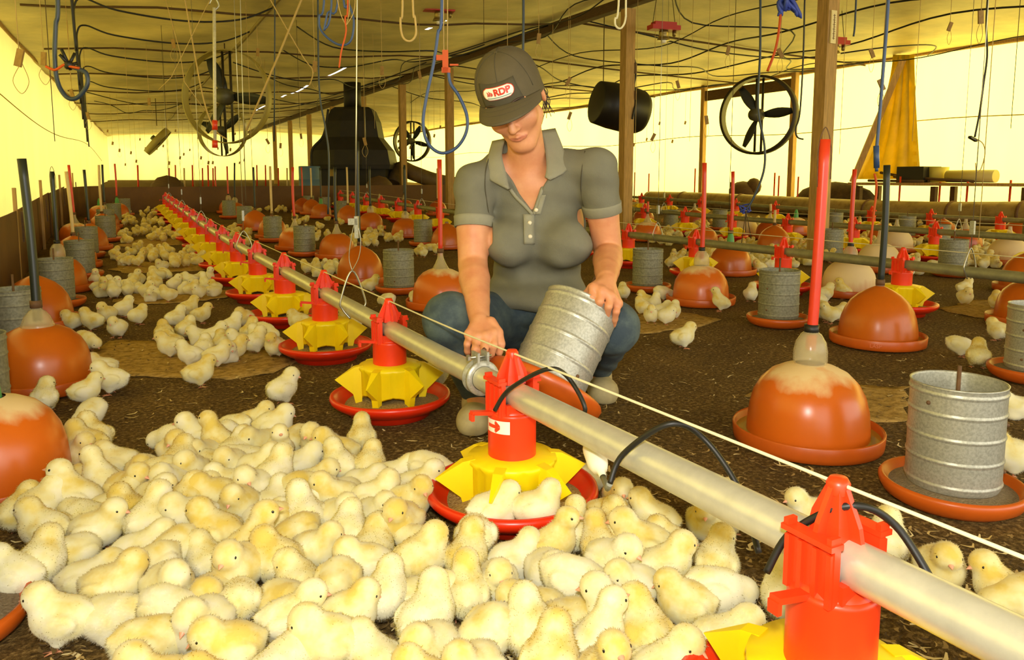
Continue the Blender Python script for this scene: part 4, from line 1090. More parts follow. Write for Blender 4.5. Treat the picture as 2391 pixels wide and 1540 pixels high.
b = MB(); b.box(at(833, 530, dd) - o0, (.012, .02, .07), rot=Matrix.Rotation(-YAW, 3, 'Z')); b.box(at(825, 517, dd) - o0, (.03, .02, .02), rot=Matrix.Rotation(-YAW, 3, 'Z')); b.build('block', M_galv, t)
def hanger(X, px, py, ptop, label, zoff):
    c0 = at_X(px, py, X); c0.z = zoff + floor_z(X, c0.y); t = empty('pipe_hanger', c0); tag(t, label, 'hanger', 'pipe hangers')
    MB().tube(spline([(-.012, 0, -.03), (-.034, 0, 0), (-.042, 0, .03), (-.01, 0, .1), (.01, 0, .1), (.042, 0, .03), (.034, 0, 0), (.012, 0, -.03)], 5), .0032, 6).build('wire_loop', M_steel, t)
    MB().tube([(0, 0, .1), (0, 0, ceil_z(X) - c0.z - .03)], .002, 5).build('cable', M_steel, t)
    b = MB(); b.box((0, 0, .2), (.012, .02, .06)); b.build('block', M_galv, t)
for px, py, k in ((570, 575, 'second'), (470, 500, 'third'), (425, 470, 'fourth'), (395, 455, 'farthest')):
    hanger(X1, px, py, 0, k + ' wire hanger along the near feed pipe', .245)
hanger(X2, 1535, 565, 0, 'wire hanger on the second pipe right of the woman', .245); hanger(X2, 2262, 655, 0, 'wire hanger on the second pipe near the right edge', .245)
hanger(X2, 985, 478, 0, 'wire hanger on the second pipe left of the woman', .245); hanger(X2, 857, 462, 0, 'far wire hanger on the second pipe under the furnace', .245)
hanger(X3, 2235, 575, 0, 'wire triangle hanger on the third pipe on the right', .245); hanger(X3, 1550, 495, 0, 'wire hanger on the third pipe under the duct end', .245)
# --- ropes seen slanting on the left
rope(pxs(6.0, (720, -40), (650, 130), (575, 305)), .008, M_str, 'rope', 'straight beige rope slanting down across the big fan', 'rope', sp=0)
rope(pxs(6.5, (425, -40), (450, 100), (475, 230), (500, 300), (530, 325)), .006, M_str, 'rope', 'slack beige rope left of the white rod', 'rope')
rope(pxs(6.5, (370, -60), (420, 120), (430, 190), (480, 260)), .003, M_str, 'rope', 'thin slanting rope above the tilted fan', 'rope', sp=0)
rope(pxs(6.2, (520, -60), (400, 180), (370, 210)), .003, M_str, 'rope', 'thin rope slanting down to the left from the white rod', 'rope', sp=0)
rope(pxs(6.2, (600, -60), (700, 120), (730, 165), (722, 200)), .005, M_str, 'rope', 'beige rope sloping right from the ceiling pipe', 'rope')
rope(pxs(6.0, (560, -40), (566, 200), (574, 470)), .003, M_steel, 'wire', 'thin straight wire from the roof through the big fan', 'wire', sp=0)
rope(pxs(7.0, (642, -30), (641, 200), (640, 330)), .006, M_bluk, 'hose', 'straight dark hose right of the big fan', 'hose', sp=0)
rope(pxs(6.0, (742, -30), (745, 200), (760, 300), (768, 370), (766, 500)), .007, M_bluk, 'hose', 'dark hose curving down in front of the furnace', 'hose')
# --- hoses that cross under the left ceiling and drop at the left side
for k in range(8):
    Y = [5.2, 5.9, 7.1, 8.2, 9.6, 11.2, 13.0, 15.0][k]; X0 = -.15 - .03 * k; zb = [1.9, 1.5, 1.4, 1.35, 1.3, 1.3, 1.2, 1.2][k]
    pts = [(X0, Y, zb), (X0 - .01, Y, 2.0), (X0 + .0, Y, ceil_z(X0) - .16), (X0 + .08, Y, ceil_z(X0) - .09), (X0 + .35, Y, ceil_z(X0) - .17), (.7, Y + .1, ceil_z(.7) - .24), (1.2, Y + .15, ceil_z(1.2) - .2), (1.55, Y + .2, 2.42)]
    rope(pts, .009, M_black, 'hose', words[k] + ' black hose drooping from the ceiling pipe to the left side, counted from the camera', 'hose', 'drooping hoses under the left ceiling')
pts = [(1.55, 2.5 + i * .8, 2.425 + .015 * math.sin(i * 1.1)) for i in range(30)]
rope(pts, .022, mat('old_pipe', '#8b7a48', .6), 'ceiling_pipe', 'old supply pipe running lengthways under the left ceiling', 'pipe', sp=2)
# more slack cables high up across the shed
r3 = random.Random(11)
cabs = [(2.0, 5.2, 9.4, .30), (2.2, 5.0, 11.0, .25), (1.7, 4.8, 12.6, .3), (2.4, 5.2, 14.2, .25), (5.3, 10.6, 7.0, .35), (5.3, 10.4, 8.4, .3), (5.3, 10.8, 9.6, .3), (5.4, 10.4, 11.2, .35), (5.4, 10.4, 12.6, .25), (5.3, 10.2, 14.0, .3), (1.6, 5.3, 16.2, .3), (-.4, 5.2, 17.6, .3), (5.4, 10.6, 16., .3), (-.3, 1.6, 19., .25)]
for k, (xa, xb, Y, s) in enumerate(cabs):
    pts = [(xa + (xb - xa) * i / 6, Y + r3.uniform(-.5, .5), ceil_z(xa + (xb - xa) * i / 6) - .06 - s * 4 * (i / 6) * (1 - i / 6) * r3.uniform(.6, 1.1)) for i in range(7)]
    side = 'left of the beam' if xb < 5.35 else 'right of the beam'
    rope(pts, .009, M_black, 'cable', words[k] + ' slack black cable crossing under the ceiling ' + side, 'cable', 'slack cables under the ceiling')
lc = [(7.6, 3.0, 15), (8.6, 2.5, 16), (4.6, 4.5, 16), (6.3, 4.0, 17), (9.6, 3, 15), (4.0, 5, 18)]
for k, (X, ya, yb) in enumerate(lc):
    pts = [(X + .25 * math.sin(i * 1.7 + k), ya + (yb - ya) * i / 9, ceil_z(X) - .10 - .10 * (i % 2) - .03 * k) for i in range(10)]
    rope(pts, .011 if k < 2 else .007, M_black, 'cable', ['thickest', 'second thick', 'wavy', 'thin', 'outer', 'inner'][k] + ' long cable running lengthways under the ceiling', 'cable', 'long cables under the ceiling')
# --- strings with wooden height adjusters
def toggle(px, py, d, label, up=-40, loop=True, hh=.09, tilt=.2, group='height adjuster strings'):
    p = at(px, py, d)
    while p.x > 10.6 or p.x < -.85: d *= .95; p = at(px, py, d)
    t = empty('adjuster_string', p); tag(t, label, 'string', group)
    top = ceil_z(p.x) - .02 - p.z if -1 < p.x < 11 else .5
    MB().tube([(0, 0, hh * .3), (0, 0, max(top, .1))], .0026, 5).build('string', M_str, t)
    b = MB(); b.box((0, 0, 0), (.035, .014, hh), rot=Euler((0, tilt, -YAW)).to_matrix()); b.build('toggle', M_tog, t)
    if loop: MB().tube(spline([(0, 0, -hh * .4), (-.035, 0, -hh * 1.3), (0, 0, -hh * 2), (.035, 0, -hh * 1.3), (.01, 0, -hh * .3)], 5), .002, 5).build('loop', M_str, t)
tl = [(45, 135, 4.0, 'large wooden adjuster at the upper left edge'), (102, 137, 5.5, 'wooden adjuster below the eave, second from the left edge'), (168, 218, 8.5, 'wooden adjuster beside the bottom of the dark hose loop'), (205, 270, 10, 'small wooden adjuster beside the left eave'), (348, 237, 10, 'reddish wooden adjuster left of the big fan'),
      (405, 102, 8, 'small adjuster high above the tilted fan'), (735, 155, 6.5, 'wooden adjuster hanging at the slanting rope\'s end'), (892, 165, 8, 'tan wooden adjuster above the small fan'), (980, 175, 9, 'small adjuster left of the blue hose loop'), (1258, 90, 7, 'light wooden adjuster right above the cap'),
      (1327, 190, 8, 'small adjuster right of the cap under the cables'), (1583, 197, 9, 'tan adjuster right of the post beside the woman'), (1650, 280, 8, 'dark adjuster tilted left of the right fan'), (1822, 124, 7, 'brown tilted adjuster left of the nearest right post'), (2036, 124, 7.5, 'brown tilted adjuster right of the nearest right post'),
      (2058, 198, 6, 'dark flat adjuster beside the blue hose on the right'), (2290, 40, 5.5, 'large tan adjuster tilted at the upper right'), (2218, 62, 8, 'tiny adjuster near the top right'), (1700, 118, 8, 'pale adjuster under the cables right of the heater'), (1525, 320, 9, 'dark adjuster below the black drum'), (1330, 270, 9, 'adjuster with a long loop right of the woman\'s face'),
      (602, 122, 9, 'white plastic adjuster above the big fan'), (655, 340, 13, 'green adjuster under the far left of the furnace'), (625, 330, 12, 'grey box adjuster right of the big fan'), (703, 318, 13, 'pale box adjuster left of the furnace'), (852, 330, 9, 'orange adjuster hanging before the furnace')]
for px, py, d, lb in tl: toggle(px, py, d, lb, tilt=rng.uniform(-.5, .5))
for k in range(26):
    px = 250 + k * 13 + rng.uniform(-5, 5); toggle(px, rng.uniform(300, 385), rng.uniform(15, 24), words[k % 20] + (' little adjuster string from the left against the far curtain' if k < 20 else ' little adjuster string right of the tilted fan group'), hh=.07, loop=rng.random() < .6, group='far adjuster strings')
for k in range(14):
    px = 930 + k * 14 if k < 9 else 1480 + (k - 9) * 30; toggle(px, rng.uniform(280, 345), rng.uniform(14, 20), words[k] + ' small adjuster string from the left before the bright right curtain', hh=.07, loop=False, group='far adjuster strings')
wx = [(128, 330), (165, 190), (300, 260), (395, 420), (455, 440), (590, 420), (700, 300), (875, 300), (1185, 130), (1130, 100), (1290, 210), (1480, 520), (1700, 560), (1960, 360), (2130, 330), (2360, 300), (2285, 560), (1610, 330)]
for k, (px, py) in enumerate(wx):
    d = [5, 7, 10, 9, 12, 8, 9, 10, 6, 7, 9, 8, 6.5, 8, 7, 6, 4.5, 9][k]; p = at(px, py, d); zt = ceil_z(min(max(p.x, -1), 11)) - .02
    if p.x < -1.2: continue
    tag(MB().tube([p, Vector((p.x, p.y, zt))], .0025, 5).build('string', M_str if k % 3 else M_dstr), words[k] + ' plain thin string hanging from the ceiling, counted from the left', 'string', 'plain hanging strings')
# --- right side: leaning brace, loose yellow curtain, table with junk
p0 = at_X(2108, 140, 10.6); p1 = at_X(1990, 425, 10.3)
b = MB(); b.tube([p0, p1], .06, 4, smooth=False); tag(b.build('leaning_timber', M_wood), 'long timber leaning against the right curtain', 'timber')
g = []; A = at_X(2095, 128, 10.72); 
for i in range(13):
    s = i / 12; row = []
    for j in range(13):
        q = j / 12; xx = 2085 + 45 * q + (-90 + 105 * q) * s ** 1.5 + 5 * math.sin(j * 2.2) ; yy = 128 + s * 290
        p = at_X(xx, yy, 10.72 - .14 * s + .05 * math.sin(j * 1.9 + s * 2)); row.append(p)
    g.append(row)
vs, fs = solidify(g, .004); tag(MB().add(vs, fs, 0, True).build('loose_curtain', mat('gathered_tarp', (.86, .66, .05), .5, transl=.45, var=.2, vscale=4)), 'gathered yellow tarp hanging beside the leaning timber', 'curtain')
t0 = at_X(2210, 430, 10.35); zf = floor_z(t0.x, t0.y)
t = empty('work_table', Vector((t0.x, t0.y, zf))); tag(t, 'long low bench of poles with junk on it, right of the leaning timber', 'table')
ya, yb = at_X(2391, 430, 10.35).y - .3 - t0.y, at_X(2010, 430, 10.35).y - t0.y; ht = t0.z - zf
b = MB(); b.box((0, (ya + yb) / 2, ht), (.6, yb - ya, .04)); b.build('table_top', M_wood, t)
for sy in (ya + .15, (ya + yb) / 2, yb - .15):
    for sx in (-.22, .22): b = MB(); b.box((sx, sy, ht / 2 - .02), (.07, .07, ht - .02)); b.build('leg', M_dwood, t)
p = at_X(2135, 396, 10.3); b = MB(); b.box((0, 0, .11), (.4, .4, .02)); 
cr = empty('crate', (10.4, p.y, zf + ht + .022)); tag(cr, 'black crate on the bench under the loose curtain', 'crate')
b = MB(); b.box((0, 0, .01), (.4, .42, .02))
for sx, sy, w, h_ in ((-.19, 0, .02, .42), (.19, 0, .02, .42)): b.box((sx, 0, .12), (.02, .42, .22))
for sy in (-.2, .2): b.box((0, sy, .12), (.36, .02, .22))
b.build('box', mat('black_plastic', '#1c1a14', .45), cr)
p = at_X(2262, 418, 10.3); b = MB(); b.tube([(10.35, p.y - .33, zf + ht + .11), (10.35, p.y + .33, zf + ht + .11)], .085, 20)
tag(b.build('paper_roll', mat('pale_roll', '#c9bd72', .6)), 'pale roll lying on the bench at the right', 'roll')
p = at_X(2175, 398, 10.3); b = MB(); b.lathe([(.0, 0), (.12, 0), (.14, .22), (.13, .22), (.11, .02)], 20); tag(b.build('bucket', mat('yellow_bucket', '#cdbf58', .5), None, (10.45, p.y - .0, zf + ht + .022)), 'yellow bucket next to the black crate on the bench', 'bucket')
for k, (px, py, ln) in enumerate(((2090, 414, .9), (2180, 418, 1.2), (2120, 408, .8))):
    p = at_X(px, py, 10.2 + .1 * k); a = .2 * k - .2
    tag(MB().tube([(10.2 + .06 * k, p.y - ln / 2, zf + ht + .04), (10.2 + .06 * k, p.y + ln / 2, zf + ht + .05 + .06 * k)], .02, 6).build('stick', M_dwood), ['shortest', 'longest', 'tilted'][k] + ' stick lying across the bench', 'stick')
p = at_X(1945, 438, 10.4); b = MB()
r4 = random.Random(3)
tag(MB().ball((10.45, p.y, floor_z(10.4, p.y) + .2), (.35, .8, .36), 14).build('straw_heap', mat('dark_heap', '#54401c', .9, var=.5, vscale=14, bump=.8, bscale=20)), 'dark heap of old sacks left of the bench', 'heap')
p = at_X(1735, 432, 10.5); b = MB(); b.ball((0, 0, .32), (.22, .3, .2), 14); b.ball((.05, -.22, .42), (.12, .16, .16), 12); b.box((0, .3, .3), (.05, .06, .4)); b.box((0, 0, .1), (.4, .6, .2))
tag(b.build('sack', M_dwood, None, (10.5, p.y, floor_z(10.5, p.y))), 'brown sack slumped behind the duct below the right fan', 'sack')
# ================================================================== chicks
def chick_material(name, tl=.25):
    m = bpy.data.materials.new(name); m.use_nodes = True; nt = m.node_tree; N = nt.nodes; L = nt.links; b = N['Principled BSDF']
    tc = N.new('ShaderNodeTexCoord'); oi = N.new('ShaderNodeObjectInfo')
    ad = N.new('ShaderNodeVectorMath'); ad.operation = 'ADD'
    sc = N.new('ShaderNodeVectorMath'); sc.operation = 'SCALE'; sc.inputs[3].default_value = 3.
    cb = N.new('ShaderNodeCombineXYZ')
    for i in range(3): L.new(oi.outputs['Random'], cb.inputs[i])
    L.new(cb.outputs[0], sc.inputs[0]); L.new(tc.outputs['Object'], ad.inputs[0]); L.new(sc.outputs[0], ad.inputs[1])
    nz = N.new('ShaderNodeTexNoise'); nz.inputs['Scale'].default_value = 30; nz.inputs['Detail'].default_value = 3; L.new(ad.outputs[0], nz.inputs[0])
    sx = N.new('ShaderNodeSeparateXYZ'); L.new(tc.outputs['Object'], sx.inputs[0])
    mr = N.new('ShaderNodeMapRange'); mr.inputs[1].default_value = .02; mr.inputs[2].default_value = .085; mr.inputs[3].default_value = -.16; mr.inputs[4].default_value = .12; L.new(sx.outputs[2], mr.inputs[0])
    r1 = N.new('ShaderNodeMapRange'); r1.inputs[3].default_value = -.16; r1.inputs[4].default_value = .14; L.new(oi.outputs['Random'], r1.inputs[0])
    a1 = N.new('ShaderNodeMath'); a1.operation = 'ADD'; L.new(nz.outputs[0], a1.inputs[0]); L.new(mr.outputs[0], a1.inputs[1])
    a2 = N.new('ShaderNodeMath'); a2.operation = 'ADD'; L.new(a1.outputs[0], a2.inputs[0]); L.new(r1.outputs[0], a2.inputs[1])
    rp = N.new('ShaderNodeValToRGB'); L.new(a2.outputs[0], rp.inputs[0]); e = rp.color_ramp.elements
    e[0].position = .3; e[0].color = (*srgb('#f7f2d2'), 1); e[1].position = .8; e[1].color = (*srgb('#e6ce66'), 1)
    k = e.new(.52); k.color = (*srgb('#f2eab2'), 1)
    L.new(rp.outputs[0], b.inputs['Base Color']); b.inputs['Roughness'].default_value = .9; b.inputs['Specular IOR Level'].default_value = .1
    b.inputs['Sheen Weight'].default_value = .25; b.inputs['Sheen Roughness'].default_value = .6
    out = N['Material Output']; tr = N.new('ShaderNodeBsdfTranslucent'); L.new(rp.outputs[0], tr.inputs[0])
    mx = N.new('ShaderNodeMixShader'); mx.inputs[0].default_value = tl
    if tl > .4:
        ge = N.new('ShaderNodeNewGeometry'); ma = N.new('ShaderNodeMath'); ma.operation = 'MULTIPLY_ADD'; ma.inputs[1].default_value = .76; ma.inputs[2].default_value = .12; L.new(ge.outputs['Backfacing'], ma.inputs[0]); L.new(ma.outputs[0], mx.inputs[0])
    L.new(b.outputs[0], mx.inputs[1]); L.new(tr.outputs[0], mx.inputs[2]); L.new(mx.outputs[0], out.inputs[0])
    return m
M_down = chick_material('chick_down'); M_fuzz = chick_material('chick_fuzz', .6)
M_beak = mat('chick_beak', '#d99c7c', .45); M_eye = mat('chick_eye', '#0c0906', .12, spec=.8); M_leg = mat('chick_leg', '#cf8a5e', .5, var=.2, vscale=90)
V3 = Vector
def chick_spec(kind):
    """body centre, radii, pitch; head centre; head yaw/pitch"""
    P = dict(body=(0, 0, .047), br=(.041, .032, .0325), bp=8, head=(.033, 0, .084), hy=0, hp=8, lying=False, neck=.019, tail=(-.046, 0, .056))
    if kind == 'alert': P.update(body=(0, 0, .050), bp=30, br=(.041, .030, .031), head=(.028, 0, .104), hp=-10, neck=.0165, tail=(-.042, 0, .038))
    if kind == 'peck': P.update(body=(-.004, 0, .048), bp=-16, head=(.050, 0, .040), hp=50, tail=(-.046, 0, .068))
    if kind == 'left': P.update(hy=65, hp=14, head=(.030, .008, .083))
    if kind == 'right': P.update(hy=-65, hp=14, head=(.030, -.008, .083))
    if kind == 'lie': P.update(body=(0, 0, .031), br=(.043, .036, .030), bp=4, head=(.037, 0, .060), hp=18, lying=True, tail=(-.048, 0, .037))
    if kind == 'lie_left': P.update(body=(0, 0, .031), br=(.043, .036, .030), bp=4, head=(.032, .012, .061), hy=70, hp=22, lying=True, tail=(-.048, 0, .037))
    if kind == 'sleep': P.update(body=(0, 0, .032), br=(.042, .036, .031), bp=2, head=(.041, 0, .046), hp=48, lying=True, tail=(-.047, 0, .036))
    if kind == 'fluff': P.update(body=(0, 0, .047), br=(.039, .036, .035), bp=6, head=(.030, 0, .079), hp=26)
    return P
def chick_sdf(P, h):
    s = SDF((-.07, -.055, -.005), (.085, .055, .135), h)
    c = V3(P['body']); Mp = Matrix.Rotation(R_(-P['bp']), 3, 'Y')
    s.ell(c, P['br'], 0.001, Mp)
    s.ell(c + Mp @ V3((-.018, 0, .003)), (.027, .027, .025), .012)
    s.ell(c + Mp @ V3((.018, 0, -.002)), (.024, .027, .026), .012)
    hd = V3(P['head'])
    s.cap(c + Mp @ V3((.02, 0, .010)), hd, .023, P['neck'], .014)
    Mh = Matrix.Rotation(R_(P['hy']), 3, 'Z') @ Matrix.Rotation(R_(P['hp']), 3, 'Y')
    s.ell(hd, (.0225, .0198, .0198), .006, Mh)
    for sg in (-1, 1): s.ell(hd + Mh @ V3((.006, sg * .009, -.005)), (.011, .009, .010), .006)
    s.cap(c + Mp @ V3((-.03, 0, .006)), V3(P['tail']), .017, .005, .012)
    for sg in (-1, 1):
        s.ell(c + Mp @ V3((-.006, sg * .0285, .004)), (.026, .0085, .0165), .004, Mp @ Matrix.Rotation(R_(12), 3, 'Y'))
        if not P['lying']: s.cap(c + V3((.0, sg * .014, -.014)), V3((.002, sg * .0155, .0185)), .017, .0095, .010)
        else: s.ell((.016, sg * .02, .014), (.022, .014, .013), .008)
    return s, Mh
def fuzz_mesh(me, n, seed, ln=(.0028, .0052), w=.0006):
    """grow short down strands out of the body mesh, as real little blades, with the skin's own normals"""
    r = np.random.default_rng(seed); nv = len(me.vertices); nf = len(me.polygons)
    co = np.empty(nv * 3); me.vertices.foreach_get('co', co); co = co.reshape(-1, 3)
    no = np.empty(nv * 3); me.vertices.foreach_get('normal', no); no = no.reshape(-1, 3)
    ar = np.empty(nf); me.polygons.foreach_get('area', ar)
    lp = np.empty(len(me.loops), np.int32); me.loops.foreach_get('vertex_index', lp)
    ls = np.empty(nf, np.int32); me.polygons.foreach_get('loop_start', ls); lt = np.empty(nf, np.int32); me.polygons.foreach_get('loop_total', lt)
    pick = r.choice(nf, n, p=ar / ar.sum())
    a = lp[ls[pick]]; b = lp[ls[pick] + 1]; c = lp[ls[pick] + 2]
    w3 = r.dirichlet((1, 1, 1), n)
    p = co[a] * w3[:, :1] + co[b] * w3[:, 1:2] + co[c] * w3[:, 2:]; nn = no[a]
    back = np.array([-.7, 0, -.35]); t = nn * .32 + back * .55 + r.normal(0, .18, (n, 3)); t /= np.linalg.norm(t, axis=1)[:, None]
    side = np.cross(nn, t); side /= np.linalg.norm(side, axis=1)[:, None]
    L = r.uniform(*ln, n)[:, None]
    B = p - side * w - nn * .0008; A = p + side * w - nn * .0008; Cc = p + t * L
    V = np.concatenate([co, np.stack([A, B, Cc], 1).reshape(-1, 3)])
    polys = [tuple(lp[ls[i]:ls[i] + lt[i]]) for i in range(nf)] + [(nv + 3 * i, nv + 3 * i + 1, nv + 3 * i + 2) for i in range(n)]
    m2 = bpy.data.meshes.new(me.name); m2.from_pydata(V.tolist(), [], polys)
    m2.polygons.foreach_set('use_smooth', np.ones(len(polys), bool))
    nrm = np.concatenate([no, np.repeat(nn, 3, axis=0)])
    m2.normals_split_custom_set_from_vertices(nrm.tolist())
    m2.materials.append(M_down); m2.materials.append(M_fuzz)
    m2.polygons.foreach_set('material_index', np.concatenate([np.zeros(nf, np.int32), np.ones(n, np.int32)]))
    return m2
KINDS = ['stand', 'alert', 'peck', 'left', 'right', 'lie', 'lie_left', 'sleep', 'fluff']
def leg_mb(sg, P):
    b = MB(); k = V3((.002, sg * .0155, .024)); f = V3((.004, sg * .017, .003))
    b.tube([k, k * .5 + f * .5 + V3((-.0025, 0, 0)), f], [.0024, .0020, .0021], 7)
    for a, l in ((0, .019), (34, .016), (-34, .016), (180, .009)):
        d = V3((math.cos(R_(a)), math.sin(R_(a)), 0)); b.tube([f, f + d * l * .5 + V3((0, 0, .0012)), f + d * l + V3((0, 0, -.001))], [.0019, .0017, .0008], 6)
    return b
CH = {}
for i, kd in enumerate(KINDS):
    P = chick_spec(kd); s, Mh = chick_sdf(P, .0027); me = s.mesh('chick_body', M_down, 2)
    rich = fuzz_mesh(me, 4600, i)
    root = link('chick', rich)
    hd = V3(P['head'])
    b = MB(); b.lathe([(.0055, -.004), (.0048, .002), (.003, .006), (.0004, .0105)], 8, c=hd + Mh @ V3((.019, 0, -.0028)), M=Mh @ Matrix.Rotation(R_(100), 3, 'Y') @ Matrix.Diagonal((.8, 1, 1)))
    b.build('beak', M_beak, root)
    for sg in (-1, 1):
        b = MB(); b.ball(hd + Mh @ V3((.0105, sg * .0172, .0028)), (.0027, .0016, .0027), 10, M=Mh); b.build('eye', M_eye, root)
    if not P['lying']:
        for sg in (-1, 1): leg_mb(sg, P).build('leg', M_leg, root)
    # plain small version for the distance: body, beak, eyes and legs in one mesh
    s2, _ = chick_sdf(P, .0048); me2 = s2.mesh('chick_small', [M_down, M_beak, M_eye, M_leg], 1)
    bm = bmesh.new(); bm.from_mesh(me2)
    for ch in root.children:
        nb = len(bm.faces); bm.from_mesh(ch.data); bm.faces.ensure_lookup_table()
        q = {'beak': 1, 'eye': 2, 'leg': 3}[ch.name.split('.')[0]]
        for f in bm.faces[nb:]: f.material_index = q
    bm.to_mesh(me2); bm.free()
    far_ = fuzz_mesh(me2, 500, i + 40, (.004, .007), .0011) if False else me2
    CH[kd] = (root, far_)
rc = random.Random(21)
SPOTS = []                                    # (x, y, z, heading, kind, size, zone)
def spot(px, py, hd, kind='stand', zone='loose', z=0., size=None, p=None):
    q = p if p is not None else at_floor(px, py)
    SPOTS.append((q.x, q.y, floor_z(q.x, q.y) + z, hd, kind, size or rc.uniform(.93, 1.06), zone))
# --- chicks that can be told apart one by one
for a in [(152, 1508, 185, 'stand'), (268, 1490, 350, 'sleep'), (405, 1500, 345, 'peck'), (787, 1435, 268, 'peck'), (680, 1512, 15, 'stand'), (1318, 1505, 215, 'sleep'), (1445, 1505, 170, 'stand'), (1508, 1548, 100, 'left'),
          (1548, 1385, 15, 'stand'), (1672, 1372, 75, 'right'), (1600, 1468, 165, 'fluff'), (1668, 1440, 10, 'peck'), (1685, 1540, 5, 'lie'), (1645, 1270, 255, 'stand'), (1690, 1250, 60, 'fluff'), (1448, 1215, 268, 'stand'), (1530, 1265, 150, 'stand'), (1400, 1330, 100, 'stand'),
          (1500, 1330, 170, 'stand'), (1430, 1300, 80, 'fluff'), (1340, 1420, 350, 'peck'), (1250, 1470, 190, 'lie'), (1160, 1420, 280, 'stand'), (1090, 1450, 95, 'stand'), (990, 1440, 345, 'lie'), (900, 1450, 80, 'fluff'),
          (560, 1390, 265, 'stand'), (230, 1290, 5, 'stand'), (210, 1390, 15, 'lie'), (185, 1215, 190, 'alert'), (50, 1245, 85, 'fluff'), (95, 1240, 60, 'fluff'), (110, 1290, 170, 'stand'), (100, 1375, 95, 'fluff'), (42, 1405, 175, 'fluff'), (170, 1335, 240, 'sleep')]: spot(*a, zone='flock')
for a in [(846, 1062, 100, 'stand'), (596, 1020, 5, 'stand'), (470, 1060, 190, 'stand'), (410, 1060, 180, 'peck'), (640, 1035, 20, 'fluff'), (690, 1070, 250, 'peck'), (745, 1080, 255, 'stand'), (1005, 1145, 345, 'peck'), (790, 1100, 185, 'stand'), (205, 1080, 180, 'right'), (225, 1060, 150, 'stand'), (280, 1110, 175, 'lie'), (185, 1100, 330, 'stand')]: spot(*a, zone='flockedge')
spot(0, 0, 20, 'lie', 'pan', .040, .95, at_X(1082, 1178, X1 - .09) * 1.0); spot(0, 0, 10, 'lie_left', 'pan', .042, .95, at_X(1142, 1175, X1 - .045))
SPOTS[-2] = (FEEDERS[1].location.x - .085, FEEDERS[1].location.y - .085, .040, 25, 'lie', .95, 'pan'); SPOTS[-1] = (FEEDERS[1].location.x - .012, FEEDERS[1].location.y - .118, .040, 10, 'lie_left', .95, 'pan')
spot(1362, 1150, 200, 'sleep', 'panside')
for a in [(218, 772, 180, 'stand'), (172, 770, 200, 'fluff'), (252, 755, 260, 'stand'), (288, 742, 60, 'stand'), (275, 788, 268, 'fluff'), (322, 758, 60, 'fluff'), (203, 820, 340, 'peck'), (242, 888, 230, 'stand'), (262, 920, 190, 'stand'), (106, 963, 120, 'right'), (200, 945, 40, 'stand'), (214, 998, 265, 'peck'),
          (465, 903, 30, 'stand'), (660, 944, 60, 'right'), (643, 834, 265, 'stand')]: spot(*a, zone='left')
for a in [(384, 802, 120, 'fluff'), (410, 765, 60, 'stand'), (440, 740, 50, 'stand'), (470, 755, 20, 'stand'), (436, 792, 80, 'fluff'), (404, 815, 150, 'lie'), (400, 835, 200, 'stand'), (446, 855, 180, 'stand'), (478, 838, 100, 'fluff'), (500, 808, 30, 'stand'), (472, 805, 190, 'lie'), (507, 858, 20, 'stand'), (540, 785, 60, 'stand'), (520, 815, 120, 'lie'),
          (548, 842, 30, 'stand'), (562, 822, 200, 'stand'), (594, 826, 60, 'stand'), (620, 800, 330, 'peck'), (606, 815, 150, 'stand'), (571, 765, 250, 'fluff'), (585, 800, 90, 'stand'), (530, 845, 310, 'lie')]: spot(*a, zone='paper')
for a in [(700, 775, 180, 'fluff'), (735, 770, 20, 'lie'), (820, 775, 170, 'stand'), (1020, 900, 60, 'fluff'), (905, 720, 140, 'peck'), (865, 682, 20, 'stand'), (970, 712, 265, 'peck'), (770, 645, 100, 'stand'), (740, 640, 90, 'fluff'), (718, 640, 150, 'stand'), (800, 640, 60, 'fluff'), (757, 632, 300, 'stand')]: spot(*a, zone='mid')
for a in [(1593, 813, 15, 'stand'), (1683, 727, 165, 'alert'), (1526, 678, 170, 'lie'), (1545, 702, 20, 'peck'), (1500, 735, 120, 'fluff'), (1520, 755, 260, 'fluff'), (1527, 728, 60, 'stand'), (1545, 738, 30, 'lie'), (1555, 758, 330, 'fluff'), (1572, 745, 60, 'fluff'), (1510, 722, 150, 'stand'), (1752, 705, 60, 'stand'), (1775, 640, 200, 'stand'), (1797, 632, 30, 'fluff'), (1970, 698, 170, 'alert'), (1912, 720, 120, 'fluff'), (1925, 705, 20, 'stand'), (1914, 748, 260, 'stand'), (1938, 755, 190, 'stand'), (1958, 750, 20, 'fluff'),
          (2240, 832, 330, 'peck'), (2282, 860, 60, 'stand'), (2252, 712, 265, 'fluff'), (2250, 690, 20, 'stand'), (2325, 722, 60, 'fluff'), (2345, 705, 30, 'lie'), (2372, 975, 170, 'lie'), (2360, 1108, 170, 'fluff'), (2330, 795, 120, 'fluff'), (2190, 1388, 255, 'stand'), (2340, 1445, 115, 'left'), (2395, 1465, 180, 'peck'), (1890, 1250, 190, 'stand'), (2065, 1325, 60, 'fluff'), (1838, 1460, 80, 'fluff'), (2140, 705, 200, 'stand'), (1455, 700, 90, 'fluff')]: spot(*a, zone='right')
def inpoly(x, y, P):
    c = False; j = len(P) - 1
    for i in range(len(P)):
        if (P[i][1] > y) != (P[j][1] > y) and x < (P[j][0] - P[i][0]) * (y - P[i][1]) / (P[j][1] - P[i][1]) + P[i][0]: c = not c
        j = i
    return c
OBST = [(o.location.x, o.location.y, (.20 if o.name.startswith('bell') else .165 if o.name.startswith('tube') else .155)) for o in bpy.data.objects if o.parent is None and o.name.split('.')[0] in ('bell_drinker', 'tube_feeder', 'pan_feeder')]
OBST += [(POSTX, y, .1) for y in posty]
